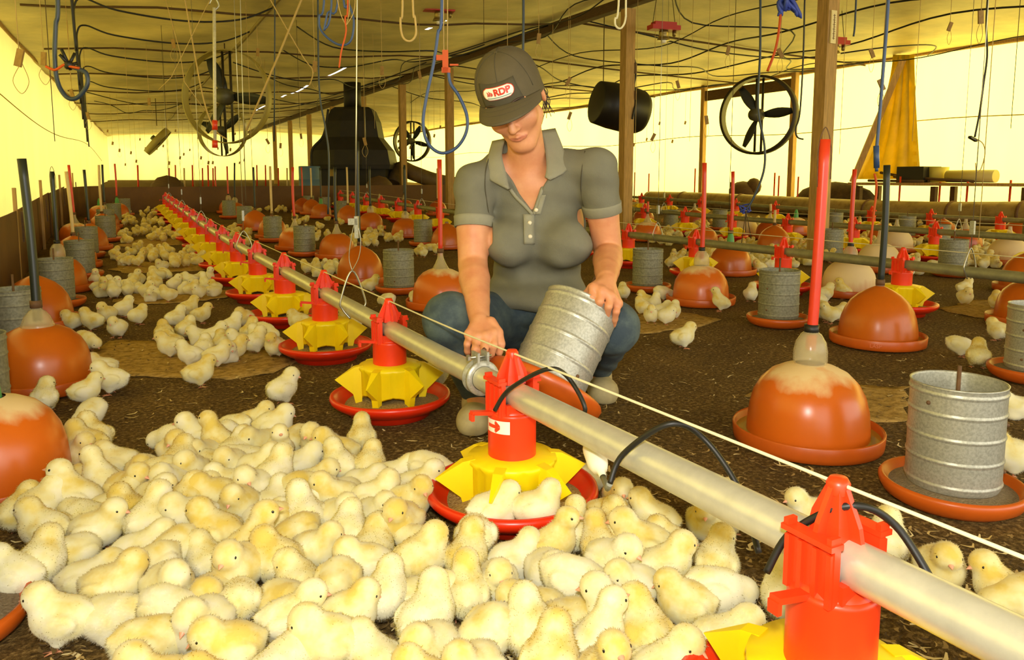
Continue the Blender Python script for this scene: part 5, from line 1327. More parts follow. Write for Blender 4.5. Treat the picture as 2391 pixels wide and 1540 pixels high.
def free(x, y, dmin):
    for ox, oy, r in OBST:
        if (x - ox) ** 2 + (y - oy) ** 2 < r * r: return False
    for s in SPOTS:
        if (x - s[0]) ** 2 + (y - s[1]) ** 2 < dmin * dmin: return False
    return True
POLY = [(140, 1130), (180, 1085), (260, 1110), (330, 1130), (345, 1100), (440, 1075), (560, 1030), (640, 1030), (700, 1080), (800, 1115), (960, 1150), (1010, 1180), (1000, 1240), (1180, 1270), (1400, 1225), (1480, 1225), (1600, 1290), (1610, 1340), (1500, 1400), (1540, 1450), (1560, 1560), (1600, 1700), (380, 1700), (330, 1540), (380, 1490), (340, 1450), (200, 1420), (150, 1370), (180, 1290), (130, 1250), (220, 1210)]
p0 = [at_floor(x, y) for x, y in POLY]
bx = (min(p.x for p in p0), max(p.x for p in p0), min(p.y for p in p0), max(p.y for p in p0))
PW = [(p.x, p.y) for p in p0]
kinds_crowd = ['stand', 'stand', 'left', 'right', 'lie', 'lie', 'lie_left', 'sleep', 'fluff', 'fluff', 'peck', 'alert']
n = 0
for it in range(60000):
    x = rc.uniform(bx[0], bx[1]); y = rc.uniform(bx[2], bx[3])
    if not inpoly(x, y, PW) or not free(x, y, .065 if it < 20000 else .059): continue
    if (x - X1) ** 2 + (y - FEEDERS[1].location.y) ** 2 < .188 ** 2: continue
    SPOTS.append((x, y, 0, rc.uniform(0, 360), rc.choice(kinds_crowd), rc.uniform(.92, 1.06), 'flock'))
CL = [(370, 680, 165, 26, 38, 'a'), (370, 607, 110, 22, 34, 'b'), (345, 556, 95, 16, 24, 'c'), (335, 515, 60, 22, 26, 'd'), (330, 490, 50, 5, 10, 'e'), (560, 560, 40, 25, 10, 'm'), (660, 490, 90, 10, 20, 'm'), (690, 525, 110, 18, 18, 'm'), (800, 570, 70, 22, 16, 'm'), (800, 640, 70, 20, 10, 'm'), (900, 560, 45, 20, 14, 'm'), (1000, 590, 30, 14, 6, 'm'), (900, 500, 120, 12, 14, 'm'),
      (1560, 552, 90, 22, 40, 'r'), (1780, 600, 180, 28, 90, 'r'), (1960, 575, 110, 20, 40, 'r'), (2080, 560, 140, 22, 34, 'r'), (2280, 600, 120, 30, 60, 'r'), (1640, 620, 90, 20, 14, 'r'), (2160, 630, 80, 20, 10, 'r'), (1700, 525, 160, 8, 30, 'r'), (2100, 530, 200, 10, 34, 'r'), (2380, 740, 20, 20, 3, 'r')]
for cx_, cy_, rx, ry, cnt, zn in CL:
    k = 0
    for it in range(cnt * 30):
        if k >= cnt: break
        a = rc.uniform(0, 6.283); q = math.sqrt(rc.random()); p = at_floor(cx_ + rx * q * math.cos(a), cy_ + ry * q * math.sin(a))
        if not free(p.x, p.y, .06): continue
        SPOTS.append((p.x, p.y, p.z, rc.uniform(0, 360), rc.choice(kinds_crowd), rc.uniform(.92, 1.06), 'far_' + zn)); k += 1
def vis(s):
    px, py, d = to_px(V3((s[0], s[1], s[2] + .04))); return d > .1 and -60 < px < 2450 and py < 1620
SPOTS = [s for s in SPOTS if vis(s)]
SPOTS.sort(key=lambda s: to_px(V3((s[0], s[1], s[2] + .04)))[2])
ONES = 'zeroth first second third fourth fifth sixth seventh eighth ninth tenth eleventh twelfth thirteenth fourteenth fifteenth sixteenth seventeenth eighteenth nineteenth'.split()
TENS = {2: 'twenty', 3: 'thirty', 4: 'forty', 5: 'fifty', 6: 'sixty'}
TENTH = {2: 'twentieth', 3: 'thirtieth', 4: 'fortieth', 5: 'fiftieth', 6: 'sixtieth'}
def ordw(k): return ONES[k] if k < 20 else (TENTH[k // 10] if k % 10 == 0 else TENS[k // 10] + '-' + ONES[k % 10])
IND = SPOTS[:300]; REST = SPOTS[300:]
POSEW = {'stand': 'standing', 'alert': 'stretching up', 'peck': 'pecking', 'left': 'looking aside', 'right': 'looking aside', 'lie': 'lying', 'lie_left': 'lying', 'sleep': 'dozing', 'fluff': 'fluffed up'}
def faces(h):
    h %= 360; return 'facing right' if h < 50 or h > 310 else 'seen from behind' if h < 130 else 'facing left' if h < 230 else 'facing forward'
ZN = {'flock': 'in the big flock', 'flockedge': 'on the far edge of the big flock', 'pan': 'sitting in the sticker feeder pan', 'panside': 'beside the sticker feeder pan', 'left': 'loose on the left litter', 'paper': 'in the group on the paper sheet', 'mid': 'beyond the near pipe', 'right': 'on the right litter'}
rows = {}
for i, s in enumerate(IND):
    zn = s[6]; px, py, d = to_px(V3((s[0], s[1], s[2])))
    if zn == 'flock': row = int((d - .8) / .13)
    elif zn.startswith('far_') or zn in ('right', 'mid'): row = int(d / 1.0)
    else: row = 0
    rows.setdefault((zn, row), []).append((px, i))
LAB = {}
zrows = {}
for (zn, row) in sorted(rows): zrows.setdefault(zn, []).append(row)
for (zn, row), L_ in rows.items():
    L_.sort(); rk = zrows[zn].index(row) + 1
    for k, (px, i) in enumerate(L_):
        s = IND[i]; where = ZN.get(zn) or {'far_a': 'in the nearest left cluster', 'far_b': 'in the second left cluster', 'far_c': 'in the third left cluster', 'far_d': 'in the far left cluster', 'far_e': 'by the far guard', 'far_m': 'between the two feeder lines', 'far_r': 'past the second pipe'}[zn]
        if len(zrows[zn]) > 1: LAB[i] = f'chick {POSEW[s[4]]} {where}, {ordw(rk)} row back, {ordw(k + 1)} from left'
        else: LAB[i] = f'chick {POSEW[s[4]]} {faces(s[3])} {where}, {ordw(k + 1)} from left'
GRP = {'flock': 'chicks in the big flock', 'flockedge': 'chicks in the big flock'}
HD0 = -YAW
used = set()
for i, s in enumerate(IND):
    x, y, zf, hd, kd, sz, zn = s; near = loc_of(V3((x, y, 0))).y < 3.4
    if near:
        if kd in used: o = copy_tree(CH[kd][0])
        else: o = CH[kd][0]; used.add(kd)
    else: o = link('chick', CH[kd][1])
    o.location = (x, y, zf - .001); o.rotation_euler = (0, 0, R_(hd) + HD0); o.scale = (sz,) * 3
    tag(o, LAB[i], 'chick', GRP.get(zn, 'loose chicks'))
for kd in KINDS:
    if kd not in used:
        for c in list(CH[kd][0].children): bpy.data.objects.remove(c)
        bpy.data.objects.remove(CH[kd][0])
if REST:
    bm = bmesh.new()
    for s in REST:
        x, y, zf, hd, kd, sz, zn = s; nb = len(bm.verts); bm.from_mesh(CH[kd][1]); bm.verts.ensure_lookup_table()
        M = Matrix.Translation((x, y, zf)) @ Matrix.Rotation(R_(hd) + HD0, 4, 'Z') @ Matrix.Scale(sz, 4)
        bmesh.ops.transform(bm, matrix=M, verts=bm.verts[nb:])
    me = bpy.data.meshes.new('far_chicks'); bm.to_mesh(me); bm.free()
    for m in (M_down, M_beak, M_eye, M_leg): me.materials.append(m)
    me.polygons.foreach_set('use_smooth', np.ones(len(me.polygons), bool))
    o = link('far_chicks', me); tag(o, 'many tiny chicks scattered far down the shed among the feeders', 'chicks', None, 'stuff')
print('CHICKS', len(SPOTS), 'individual', len(IND), 'near', sum(1 for s in IND if loc_of(V3((s[0], s[1], 0))).y < 3.4), [sum(1 for s in IND if s[6] == z_) for z_ in ('flock', 'flockedge', 'paper', 'left', 'right')])
# ================================================================== the woman, crouching behind the pipe, and the tube feeder she tips
M_skin = mat('skin', '#d79a6c', .5, var=.10, vscale=22, spec=.4, col2='#c9835a')
M_lip = mat('lip_skin', '#c47a5a', .45)
M_hair = mat('brown_hair', '#3a2412', .55, var=.4, vscale=60, stretch=(1, 1, 8))
M_shirt = mat('grey_pique', '#75735f', .85, var=.22, vscale=10, bump=.15, bscale=260)
M_shirtl = mat('grey_pique_light', '#8f8c74', .85, var=.15, vscale=18, bump=.12, bscale=300)
M_cap = mat('cap_cloth', '#5a5036', .85, var=.2, vscale=16, bump=.12, bscale=240)
M_capd = mat('cap_cloth_dark', '#4a4430', .85, var=.15, vscale=16, bump=.12, bscale=260)
M_jean = mat('denim', '#35434a', .85, col2='#5d6c66', vscale=14, thresh=(.42, .75), bump=.15, bscale=220)
M_boot = mat('cream_boot', '#b8a878', .8, var=.25, vscale=30)
W3 = Vector
OFF = W3((.06, 2.1, 0))
def L(px, py, d): return loc_of(at(px, py, d)) - OFF
wt = empty('woman', RGT * OFF.x + FWD * OFF.y, -YAW); tag(wt, 'woman in a grey polo shirt and cap crouching to tip a tube feeder', 'person')
wt.name = 'person'
# ---- head frame
HC = L(1197, 231, 1.99)
HM = Matrix.Rotation(R_(-14), 3, 'Y') @ Matrix.Rotation(R_(-15), 3, 'Z') @ Matrix.Rotation(R_(29), 3, 'X')
def Hd(x, y, z): return HC + HM @ W3((x, y, z))
sh_l, el_l, wr_l = L(1108, 434, 2.10), L(1104, 618, 2.05), L(1119, 742, 1.85)
sh_r, el_r, wr_r = L(1394, 398, 2.09), L(1420, 590, 2.13), L(1416, 652, 1.89)
neck0 = L(1238, 385, 2.13)
hip_l, kn_l, an_l = L(1190, 745, 2.26), L(1052, 748, 1.93), L(1120, 920, 2.06)
hip_r, kn_r, an_r = L(1320, 745, 2.28), L(1430, 765, 1.99), L(1392, 862, 2.34)
def torso(s, g):
    s.ell(L(1247, 525, 2.17), (.150 + g, .098 + g, .150 + g), .02)
    s.ell(L(1250, 430, 2.14), (.135 + g, .075 + g, .065 + g), .05)
    s.ell(L(1254, 640, 2.24), (.132 + g, .105 + g, .12 + g), .06)
    s.ell(L(1258, 715, 2.30), (.165 + g, .13 + g, .11 + g), .06)
    for px, py in ((1190, 565), (1322, 568)): s.ell(L(px, py, 2.085), (.072 + g, .066 + g, .068 + g), .035)
    s.cap(L(1165, 398, 2.13), sh_l, .054 + g, .048 + g, .03); s.cap(L(1318, 392, 2.13), sh_r, .054 + g, .048 + g, .03)
def hand(s, wrist, knuck, fingers, thumb, palm_r):
    kc = sum((W3(k) for k in knuck), W3()) / 4
    for k in knuck: s.cap(wrist * .75 + kc * .25, W3(k), palm_r, .0125, .006)
    for i in range(3): s.cap(knuck[i], knuck[i + 1], .0125, .0125, .005)
    for k in knuck: s.ell(k, .0122, .004)
    for fpts, fr in fingers: s.chain(fpts, fr, .0018)
    s.chain(thumb, [.0145, .0125, .0105, .0085], .004)
hl_k = [L(1152, 778, 1.79), L(1134, 786, 1.775), L(1113, 788, 1.775), L(1096, 780, 1.785)]
hl_f = [([L(1152, 778, 1.79), L(1153, 806, 1.765), L(1147, 826, 1.775), L(1143, 836, 1.795)], [.0105, .0098, .0088, .0078]),
        ([L(1134, 786, 1.775), L(1131, 815, 1.75), L(1127, 834, 1.765), L(1124, 842, 1.785)], [.0108, .0100, .0090, .008]),
        ([L(1113, 788, 1.775), L(1110, 815, 1.752), L(1108, 832, 1.768), L(1107, 840, 1.785)], [.0104, .0096, .0087, .0077]),
        ([L(1096, 780, 1.785), L(1091, 803, 1.765), L(1091, 819, 1.775), L(1093, 827, 1.79)], [.0095, .0086, .0078, .007])]
hl_t = [L(1146, 752, 1.82), L(1163, 776, 1.80), L(1170, 803, 1.785), L(1166, 824, 1.785)]
hr_k = [L(1386, 672, 1.825), L(1405, 680, 1.815), L(1425, 692, 1.815), L(1442, 708, 1.825)]
hr_f = [([L(1386, 672, 1.825), L(1381, 694, 1.81), L(1378, 714, 1.828), L(1376, 730, 1.845)], [.0108, .0100, .009, .008]),
        ([L(1405, 680, 1.815), L(1400, 703, 1.80), L(1396, 725, 1.822), L(1394, 742, 1.84)], [.0110, .0102, .0092, .008]),
        ([L(1425, 692, 1.815), L(1421, 715, 1.80), L(1416, 736, 1.82), L(1414, 752, 1.84)], [.0106, .0098, .009, .008]),
        ([L(1442, 708, 1.825), L(1439, 727, 1.812), L(1435, 745, 1.828), L(1433, 758, 1.845)], [.0096, .0088, .008, .007])]
hr_t = [L(1400, 662, 1.88), L(1383, 672, 1.865), L(1366, 690, 1.875), L(1360, 712, 1.885)]
s = SDF((-.36, -.36, -.005), (.36, .38, 1.08), .0034)
torso(s, -.008)
s.chain([hip_l, kn_l, an_l], [.075, .052, .036], .03); s.chain([hip_r, kn_r, an_r], [.075, .052, .036], .03)
for a, w in ((an_l, W3((-.01, -.12, -.045))), (an_r, W3((.0, -.12, -.045)))): s.cap(a, a + w, .034, .026, .02)
s.chain([sh_l, sh_l * .45 + el_l * .55 + W3((-.002, 0, 0)), el_l, el_l * .72 + wr_l * .28, el_l * .3 + wr_l * .7, wr_l], [.047, .0445, .0395, .041, .0325, .0262], .018)
s.chain([sh_r, sh_r * .45 + el_r * .55, el_r, el_r * .70 + wr_r * .30, el_r * .3 + wr_r * .7, wr_r], [.047, .0435, .0395, .0405, .0325, .0262], .018)
hand(s, wr_l, hl_k, hl_f, hl_t, .0215); hand(s, wr_r, hr_k, hr_f, hr_t, .0215)
# neck and head
s.cap(neck0 + W3((0, .01, -.03)), Hd(0, .035, -.055), .052, .047, .03)
s.cap(Hd(.0, .0, -.08), Hd(0, -.035, -.10), .035, .03, .03)
s.ell(Hd(0, .012, .038), (.0725, .093, .080), .012, HM)
s.ell(Hd(0, -.022, -.028), (.0565, .068, .082), .03, HM)
s.ell(Hd(0, -.060, -.102), (.021, .02, .017), .024, HM)
for sg in (-1, 1):
    s.ell(Hd(sg * .036, -.058, -.030), (.026, .026, .024), .018, HM)
    s.cap(Hd(sg * .047, -.005, -.055), Hd(sg * .015, -.055, -.103), .017, .013, .02)
    s.ell(Hd(sg * .031, -.099, .010), (.015, .013, .010), .008, HM, sub=True)
    s.ell(Hd(sg * .032, -.074, .008), (.0155, .0155, .0145), .004, HM)
    s.cap(Hd(sg * .014, -.090, .027), Hd(sg * .048, -.076, .026), .0075, .007, .01)
    s.ell(Hd(sg * .0745, .016, -.008), (.009, .018, .029), .006, HM @ Matrix.Rotation(R_(sg * 18), 3, 'Z'))
    s.ell(Hd(sg * .0805, .012, -.006), (.005, .010, .018), .003, HM, sub=True)
    s.ell(Hd(sg * .0095, -.094, -.040), (.0072, .008, .0062), .006, HM)
s.cap(Hd(0, -.088, .018), Hd(0, -.106, -.030), .0075, .0095, .012)
s.ell(Hd(0, -.109, -.036), (.0098, .0095, .0085), .006, HM)
s.cap(Hd(-.023, -.080, -.0665), Hd(0, -.0915, -.0630), .0034, .0050, .006); s.cap(Hd(.023, -.080, -.0665), Hd(0, -.0915, -.0630), .0034, .0050, .006)
s.cap(Hd(-.016, -.082, -.0725), Hd(.016, -.082, -.0725), .0046, .0046, .006); s.ell(Hd(0, -.0875, -.0730), (.010, .0048, .0046), .005, HM)
s.cap(Hd(-.021, -.0905, -.0685), Hd(.021, -.0905, -.0685), .0016, .0016, .003, sub=True)
me = s.mesh('body', [M_skin, M_lip], 2)
for p in me.polygons:
    q = HM.transposed() @ (p.center - HC)
    if abs(q.x) < .026 and q.y < -.074 and -.0785 < q.z < -.0600 + .004 * abs(q.x) / .02 and (q.z + .069) ** 2 / .0075 ** 2 + q.x ** 2 / .0255 ** 2 < 1: p.material_index = 1
body = link('body', me, wt)
# ---- face details
for sg in (-1, 1):
    g = [Hd(sg * (.018 + .028 * t), -.0875 + .010 * t * t - .0015, .0045 - .005 * math.sin(math.pi * t)) for t in [i / 8 for i in range(9)]]
    MB().tube(g, [.0007] + [.0014] * 7 + [.0007], 6).build('eyelashes', M_hair, wt)
    g = [Hd(sg * (.013 + .038 * t), -.0975 + .016 * t * t, .030 + .006 * math.sin(math.pi * t * .8)) for t in [i / 8 for i in range(9)]]
    MB().tube(g, [.0014] + [.003] * 5 + [.002, .0015, .0006], 6).build('eyebrow', M_hair, wt)
# ---- nails
def nails(fl):
    for f in fl:
        pass
# ---- hair
s = SDF((-.2, -.2, .55), (.3, .3, 1.08), .004)
s.ell(Hd(0, .028, .022), (.0775, .086, .080), .01, HM)
s.ell(Hd(0, .085, -.035), (.055, .038, .05), .02, HM)
for sg in (-1, 1): s.cap(Hd(sg * .072, -.008, .03), Hd(sg * .074, -.004, -.004), .008, .005, .01)
s.ell(Hd(0, -.09, -.03), (.072, .085, .10), .006, HM, sub=True)
for sg in (-1, 1): s.ell(Hd(sg * .078, .012, -.012), (.02, .026, .034), .004, HM, sub=True)
hair = link('hair', s.mesh('hair', M_hair, 2), wt)
b = MB(); r5 = random.Random(4)
for k in range(16):
    a0 = Hd(.066 + r5.uniform(-.006, .010), .045 + r5.uniform(-.01, .02), -.02 + r5.uniform(-.02, .02))
    b.tube(spline([a0, a0 + W3((.012 + r5.uniform(-.006, .008), 0, -.02)), a0 + W3((.014 + r5.uniform(-.014, .014), r5.uniform(-.01, .01), -.045 - r5.uniform(0, .03)))], 5), .0009, 4)
b.build('loose_hair', M_hair, wt)
# ---- cap
CR = (.0835, .106, .092); CC = W3((0, .008, .036)); ZB = -.004
def crown(u, v, o=0.):                     # u around, v from rim 0 to top 1
    p = v * math.pi / 2 * .999; z = (CR[2] + o) * math.sin(p); k = math.cos(p) ** .82
    x = (CR[0] + o) * k * math.sin(u); y = -(CR[1] + o) * k * math.cos(u)
    return Hd(CC.x + x, CC.y + y, CC.z + z)
g = []
for j in range(22):
    row = []
    for i in range(65):
        u = 2 * math.pi * i / 64; v = j / 21
        q = crown(u, v)
        if j == 0:
            drop = .020 + .030 * (1 - math.cos(u)) / 2; q = q - HM @ W3((0, 0, drop))
        if j == 1: q = q - HM @ W3((0, 0, .010))
        row.append(q)
    g.append(row)
vs = [p for r in g for p in r]; fs = [(j * 65 + i, j * 65 + i + 1, (j + 1) * 65 + i + 1, (j + 1) * 65 + i) for j in range(21) for i in range(64)]
cap_o = MB().add(vs, fs, 0, True).build('cap', M_cap, wt)
b = MB(); b.ball(crown(0, .999) - HM @ W3((0, 0, .001)), (.006, .006, .003), 12, M=HM); b.build('button', M_cap, cap_o)
for u in (0, math.pi / 3, 2 * math.pi / 3, math.pi, -math.pi / 3, -2 * math.pi / 3):
    MB().tube([crown(u, .03 + .95 * t / 12, .0004) for t in range(13)], .0009, 5).build('seam', M_capd, cap_o)
def crown_xz(x, z, o):                     # front of the crown over local (x, z), z measured from the crown base
    t = max(min(z / (CR[2] + o), .999), -.2); p = math.asin(max(t, 0)); k = math.cos(p) ** .82
    xx = x / ((CR[0] + o) * k); u = math.asin(max(min(xx, .98), -.98))
    return Hd(CC.x + x, CC.y - (CR[1] + o) * k * math.cos(u), CC.z + z)
g = [[crown_xz(-.052 + .104 * i / 16 * (1 - .12 * j / 8), -.018 + .070 * j / 8, .0016) for i in range(17)] for j in range(9)]
vs, fs = solidify(g, .0016); MB().add(vs, fs, 0, True).build('front_panel', M_capd, cap_o)
# peak
def peak(u, r, o=0.):
    a = u * R_(72); 
    x = (.0845 + .001 * r) * math.sin(a); yb = -.106 * math.cos(a) + .003
    ex = .080 * r * max(math.cos(a * 1.05), .0) ** .7
    return Hd(x * (1 + .02 * r), CC.y + yb - ex, .034 - .020 * (1 - math.cos(a)) * 1.5 - .010 * r * r - .004 * r + o)
g = [[peak(-1 + 2 * i / 28, j / 8) for i in range(29)] for j in range(9)]
vs, fs = solidify(g, .0036); MB().add(vs, fs, 0, True).build('peak', M_cap, cap_o)
for q in (.35, .6, .93): MB().tube([peak(-.95 + 1.9 * i / 30, q, .0019) for i in range(31)], .0005, 4).build('peak_stitching', M_capd, cap_o)
# badge with the red lettering
BX, BZ = -.004, .030
def badge(dx, dz, o): return crown_xz(BX + dx, BZ + dz, o)
def rr_grid(w, h, n=24, m=7):
    g = []
    for j in range(m):
        t = -1 + 2 * j / (m - 1); row = []
        hw = w - h + math.sqrt(max(h * h - (t * h * .985) ** 2, 0))
        for i in range(n): row.append((-hw + 2 * hw * i / (n - 1), t * h))
        g.append(row)
    return g
for (w, h, o, m, nm, th) in ((.0405, .0150, .0042, mat('badge_red', '#c8341c', .5), 'badge', .0012), (.0390, .0138, .0050, M_white, 'badge_field', .0010)):
    g = [[badge(x, z, o) for x, z in r] for r in rr_grid(w, h)]
    vs, fs = solidify(g, th); ob = MB().add(vs, fs, 0, True).build(nm, m, cap_o)
    if nm == 'badge_field': ob.parent = bd
    else: bd = ob
bd['label'] = 'white badge with red capital letters'
me = text_mesh('RDP', .0205, .0004, .0009)
bm = bmesh.new(); bm.from_mesh(me); bmesh.ops.subdivide_edges(bm, edges=[e for e in bm.edges if e.calc_length() > .003], cuts=2); bm.to_mesh(me); bm.free()
for v in me.vertices: v.co = badge(.0105 + v.co.x * 1.12, .0022 + v.co.y, .0060 + v.co.z)
me.materials.append(mat('badge_red', '#c8341c', .5)); link('letters', me, bd)
b = MB()
for k, (x0, s_) in enumerate(((-.0285, 1.), (-.0235, 1.15), (-.0185, .9))):
    pts = [badge(x0 + .003 * math.sin(t * 3.2), -.004 + .0105 * t * s_, .0060) for t in [i / 6 for i in range(7)]]; b.tube(pts, [.0006, .0016, .0020, .0019, .0016, .0010, .0004], 6)
b.build('flame', mat('badge_red', '#c8341c', .5), bd)
MB().tube([badge(-.030 + .062 * i / 12, -.0088, .0060) for i in range(13)], .0008, 5).build('underline', mat('badge_teal', '#2f6a6a', .5), bd)
# ---- polo shirt
s = SDF((-.32, -.30, .10), (.32, .36, .86), .004)
torso(s, .0)
for a, e, puff in ((sh_l, el_l, 1), (sh_r, el_r, 1)):
    d_ = (e - a); q = a + d_ * .44
    s.cap(a + W3((0, 0, .008)), a + d_ * .40, .054, .0525, .022); s.ell(a + d_ * .02 + W3((0, 0, .014)), (.052, .052, .036), .012)
s.ell(L(1252, 690, 2.20), (.15, .14, .06), .03)
G = s.grid()
# open sleeve ends, hem, neck opening
for a, e in ((sh_l, el_l), (sh_r, el_r)):
    d_ = (e - a); n_ = d_.normalized(); q = a + d_ * .455
    side = np.sqrt((G[0] - q.x) ** 2 + (G[1] - q.y) ** 2 + (G[2] - q.z) ** 2) < .085
    cut = (G[0] - q.x) * n_.x + (G[1] - q.y) * n_.y + (G[2] - q.z) * n_.z
    outer = (np.abs(G[0] - (sh_l.x + sh_r.x) / 2) > .118 + .0 * cut)
    s.f = np.where(side & outer, np.maximum(s.f, cut), s.f)
zV, zT = L(1243, 496, 2.05).z, L(1238, 385, 2.08).z; aV, aL, aR = L(1243, 496, 2.05).x, L(1172, 385, 2.08).x, L(1292, 385, 2.08).x
tt = np.clip((G[2] - zV) / (zT - zV), 0, 1.6); lo = aV + (aL - aV) * tt; hi = aV + (aR - aV) * tt
vcut = np.maximum(np.maximum(lo - G[0], G[0] - hi), np.maximum(zV - G[2], G[1] - (neck0.y + .02)))
s.f = np.maximum(s.f, -vcut)
nk = np.sqrt((G[0] - neck0.x) ** 2 + (G[1] - neck0.y - .01) ** 2) - .057; nk = np.maximum(nk, L(1238, 398, 2.13).z - G[2])
s.f = np.maximum(s.f, -nk); s.f = np.maximum(s.f, (L(1255, 716, 2.16).z - G[2]))
# soft cloth folds
fold = .0028 * np.sin(G[0] * 55 + G[2] * 34) * np.clip((.62 - G[2]) * 6, 0, 1) + .0018 * np.sin(G[2] * 95 + G[0] * 22)
s.f = s.f + fold.astype(np.float32)
shirt = link('polo_shirt', s.mesh('polo_shirt', M_shirt, 2), wt)
from mathutils.bvhtree import BVHTree
me = shirt.data; bv = BVHTree.FromPolygons([v.co.copy() for v in me.vertices], [tuple(p.vertices) for p in me.polygons])
o_ = loc_of(ORG) - OFF
def on_shirt(px, py, off=.003, dflt=2.06):
    r = loc_of(ray(px, py)).normalized(); h = bv.ray_cast(o_, r)
    return (h[0] - r * off) if h[0] is not None else L(px, py, dflt)
for a, e in ((sh_l, el_l), (sh_r, el_r)):
    d_ = e - a; M = d_.to_track_quat('Z', 'Y').to_matrix(); c_ = a + d_ * .405
    MB().lathe([(.050, -.002), (.0555, -.002), (.0545, .004), (.0535, .026), (.050, .027)], 36, c=c_, M=M).build('cuff', M_shirtl, shirt)
def patch(inner, outer, th, nm, m, parent, n=10, w=8, bulge=.006):
    A = spline(inner, 4); B = spline(outer, 4); g = []
    for i in range(n):
        t = i / (n - 1) * (len(A) - 1); k = int(t); a = A[k].lerp(A[min(k + 1, len(A) - 1)], t - k)
        t = i / (n - 1) * (len(B) - 1); k = int(t); b_ = B[k].lerp(B[min(k + 1, len(B) - 1)], t - k)
        g.append([a.lerp(b_, j / (w - 1)) + W3((0, -bulge * math.sin(math.pi * j / (w - 1)), 0)) for j in range(w)])
    vs, fs = solidify(g, th); return MB().add(vs, fs, 0, True).build(nm, m, parent)
cl = [(1180, 324, 2.12), (1172, 362, 2.085), (1182, 405, 2.055), (1189, 440, 2.04)]; co_ = [(1150, 330, 2.145), (1140, 365, 2.10), (1131, 409, 2.07), (1186, 441, 2.035)]
col = patch([L(*q) for q in cl], [L(*q) for q in co_], .004, 'collar', M_shirtl, shirt)
cr = [(1262, 306, 2.14), (1272, 342, 2.105), (1276, 388, 2.06), (1273, 414, 2.045)]; cro = [(1296, 300, 2.165), (1314, 345, 2.11), (1327, 394, 2.075), (1284, 420, 2.04)]
patch([L(*q) for q in cr], [L(*q) for q in cro], .004, 'collar', M_shirtl, shirt)
bk = [L(1180, 324, 2.12), L(1190, 326, 2.18), L(1225, 322, 2.205), L(1256, 308, 2.19), L(1262, 306, 2.14)]; bo = [L(1150, 330, 2.145), L(1172, 378, 2.20), L(1225, 384, 2.235), L(1278, 368, 2.215), L(1296, 300, 2.165)]
patch(bk, bo, .004, 'collar', M_shirtl, shirt, n=14, bulge=0)
def strip_on(pa, pb, nm, m, th=.003, off=.003):
    g = []
    for i in range(12):
        t = i / 11; a = [x0 + (x1 - x0) * t for x0, x1 in zip(pa[0], pa[1])]; b_ = [x0 + (x1 - x0) * t for x0, x1 in zip(pb[0], pb[1])]
        g.append([on_shirt(a[0] + (b_[0] - a[0]) * j / 3, a[1] + (b_[1] - a[1]) * j / 3, off) for j in range(4)])
    vs, fs = solidify(g, th); return MB().add(vs, fs, 0, True).build(nm, m, shirt)
pk = strip_on(((1222, 500), (1224, 570)), ((1247, 500), (1248, 570)), 'placket', M_shirtl, off=.004)
pk2 = strip_on(((1262, 455), (1250, 500)), ((1275, 455), (1262, 500)), 'placket', M_shirtl, off=.003)
def bar_on(pts, r, nm, m): MB().tube(spline([on_shirt(x, y, .002) for x, y in pts], 4), r, 6).build(nm, m, shirt)
bar_on([(1192, 442), (1205, 460), (1225, 480), (1243, 500)], .0055, 'neck_edge', M_shirtl); bar_on([(1272, 416), (1266, 440), (1256, 470), (1246, 500)], .0055, 'neck_edge', M_shirtl)
for px, py in ((1258, 461), (1252, 490), (1237, 520), (1238, 552)):
    c_ = on_shirt(px, py, .0095); b = MB(); b.lathe([(0, .0), (.0052, .0), (.0056, -.001), (.005, -.0022), (.003, -.0016), (0, -.0016)], 16, c=c_, M=Matrix.Rotation(R_(-90), 3, 'X') @ Matrix.Rotation(R_(180), 3, 'X')); b.build('button', mat('pearl_button', '#d8ccab', .3), shirt)
bar_on([(1143, 362), (1134, 400), (1133, 440), (1140, 490), (1146, 520)], .0014, 'sleeve_seam', M_capd); bar_on([(1366, 352), (1358, 400), (1356, 440), (1362, 480)], .0014, 'sleeve_seam', M_capd)
# ---- jeans
s = SDF((-.36, -.36, -.0), (.36, .40, .50), .0042)
s.ell(L(1258, 725, 2.32), (.175, .14, .12), .03); s.ell(L(1235, 715, 2.20), (.12, .10, .055), .04)
for h_, k_, a_ in ((hip_l, kn_l, an_l), (hip_r, kn_r, an_r)):
    s.cap(h_, k_, .095, .064, .03); s.cap(k_, a_ + W3((0, 0, .01)), .066, .052, .02); s.ell(k_ + W3((0, -.004, .004)), (.067, .066, .068), .02)
G = s.grid(); s.f = s.f + (.0022 * np.sin(G[2] * 120 + G[0] * 70) * np.clip((G[1] + .05) * 10, .3, 1)).astype(np.float32)
s.f = np.maximum(s.f, .062 - G[2])
jeans = link('jeans', s.mesh('jeans', M_jean, 2), wt)
# ---- boots
for a_, sx in ((an_l, -.012), (an_r, .01)):
    s = SDF(a_ + W3((-.1, -.2, -.16)), a_ + W3((.1, .12, .06)), .004)
    f0 = W3((a_.x, a_.y + .03, .032)); f1 = W3((a_.x + sx, a_.y - .125, .026))
    s.cap(a_ + W3((0, 0, .02)), W3((a_.x, a_.y + .01, .05)), .048, .046, .02); s.cap(f0, f1, .042, .040, .03); s.ell(f1 + W3((0, .02, .004)), (.043, .05, .034), .02)
    s.f = np.maximum(s.f, (.001 - s.grid()[2]))
    bo = link('boot', s.mesh('boot', M_boot, 2), wt)
    MB().tube([(a_.x + .048 * math.cos(t), a_.y + .01 + .048 * math.sin(t), .075) for t in [i * 2 * math.pi / 20 for i in range(21)]], .004, 6).build('fold', M_boot, bo)
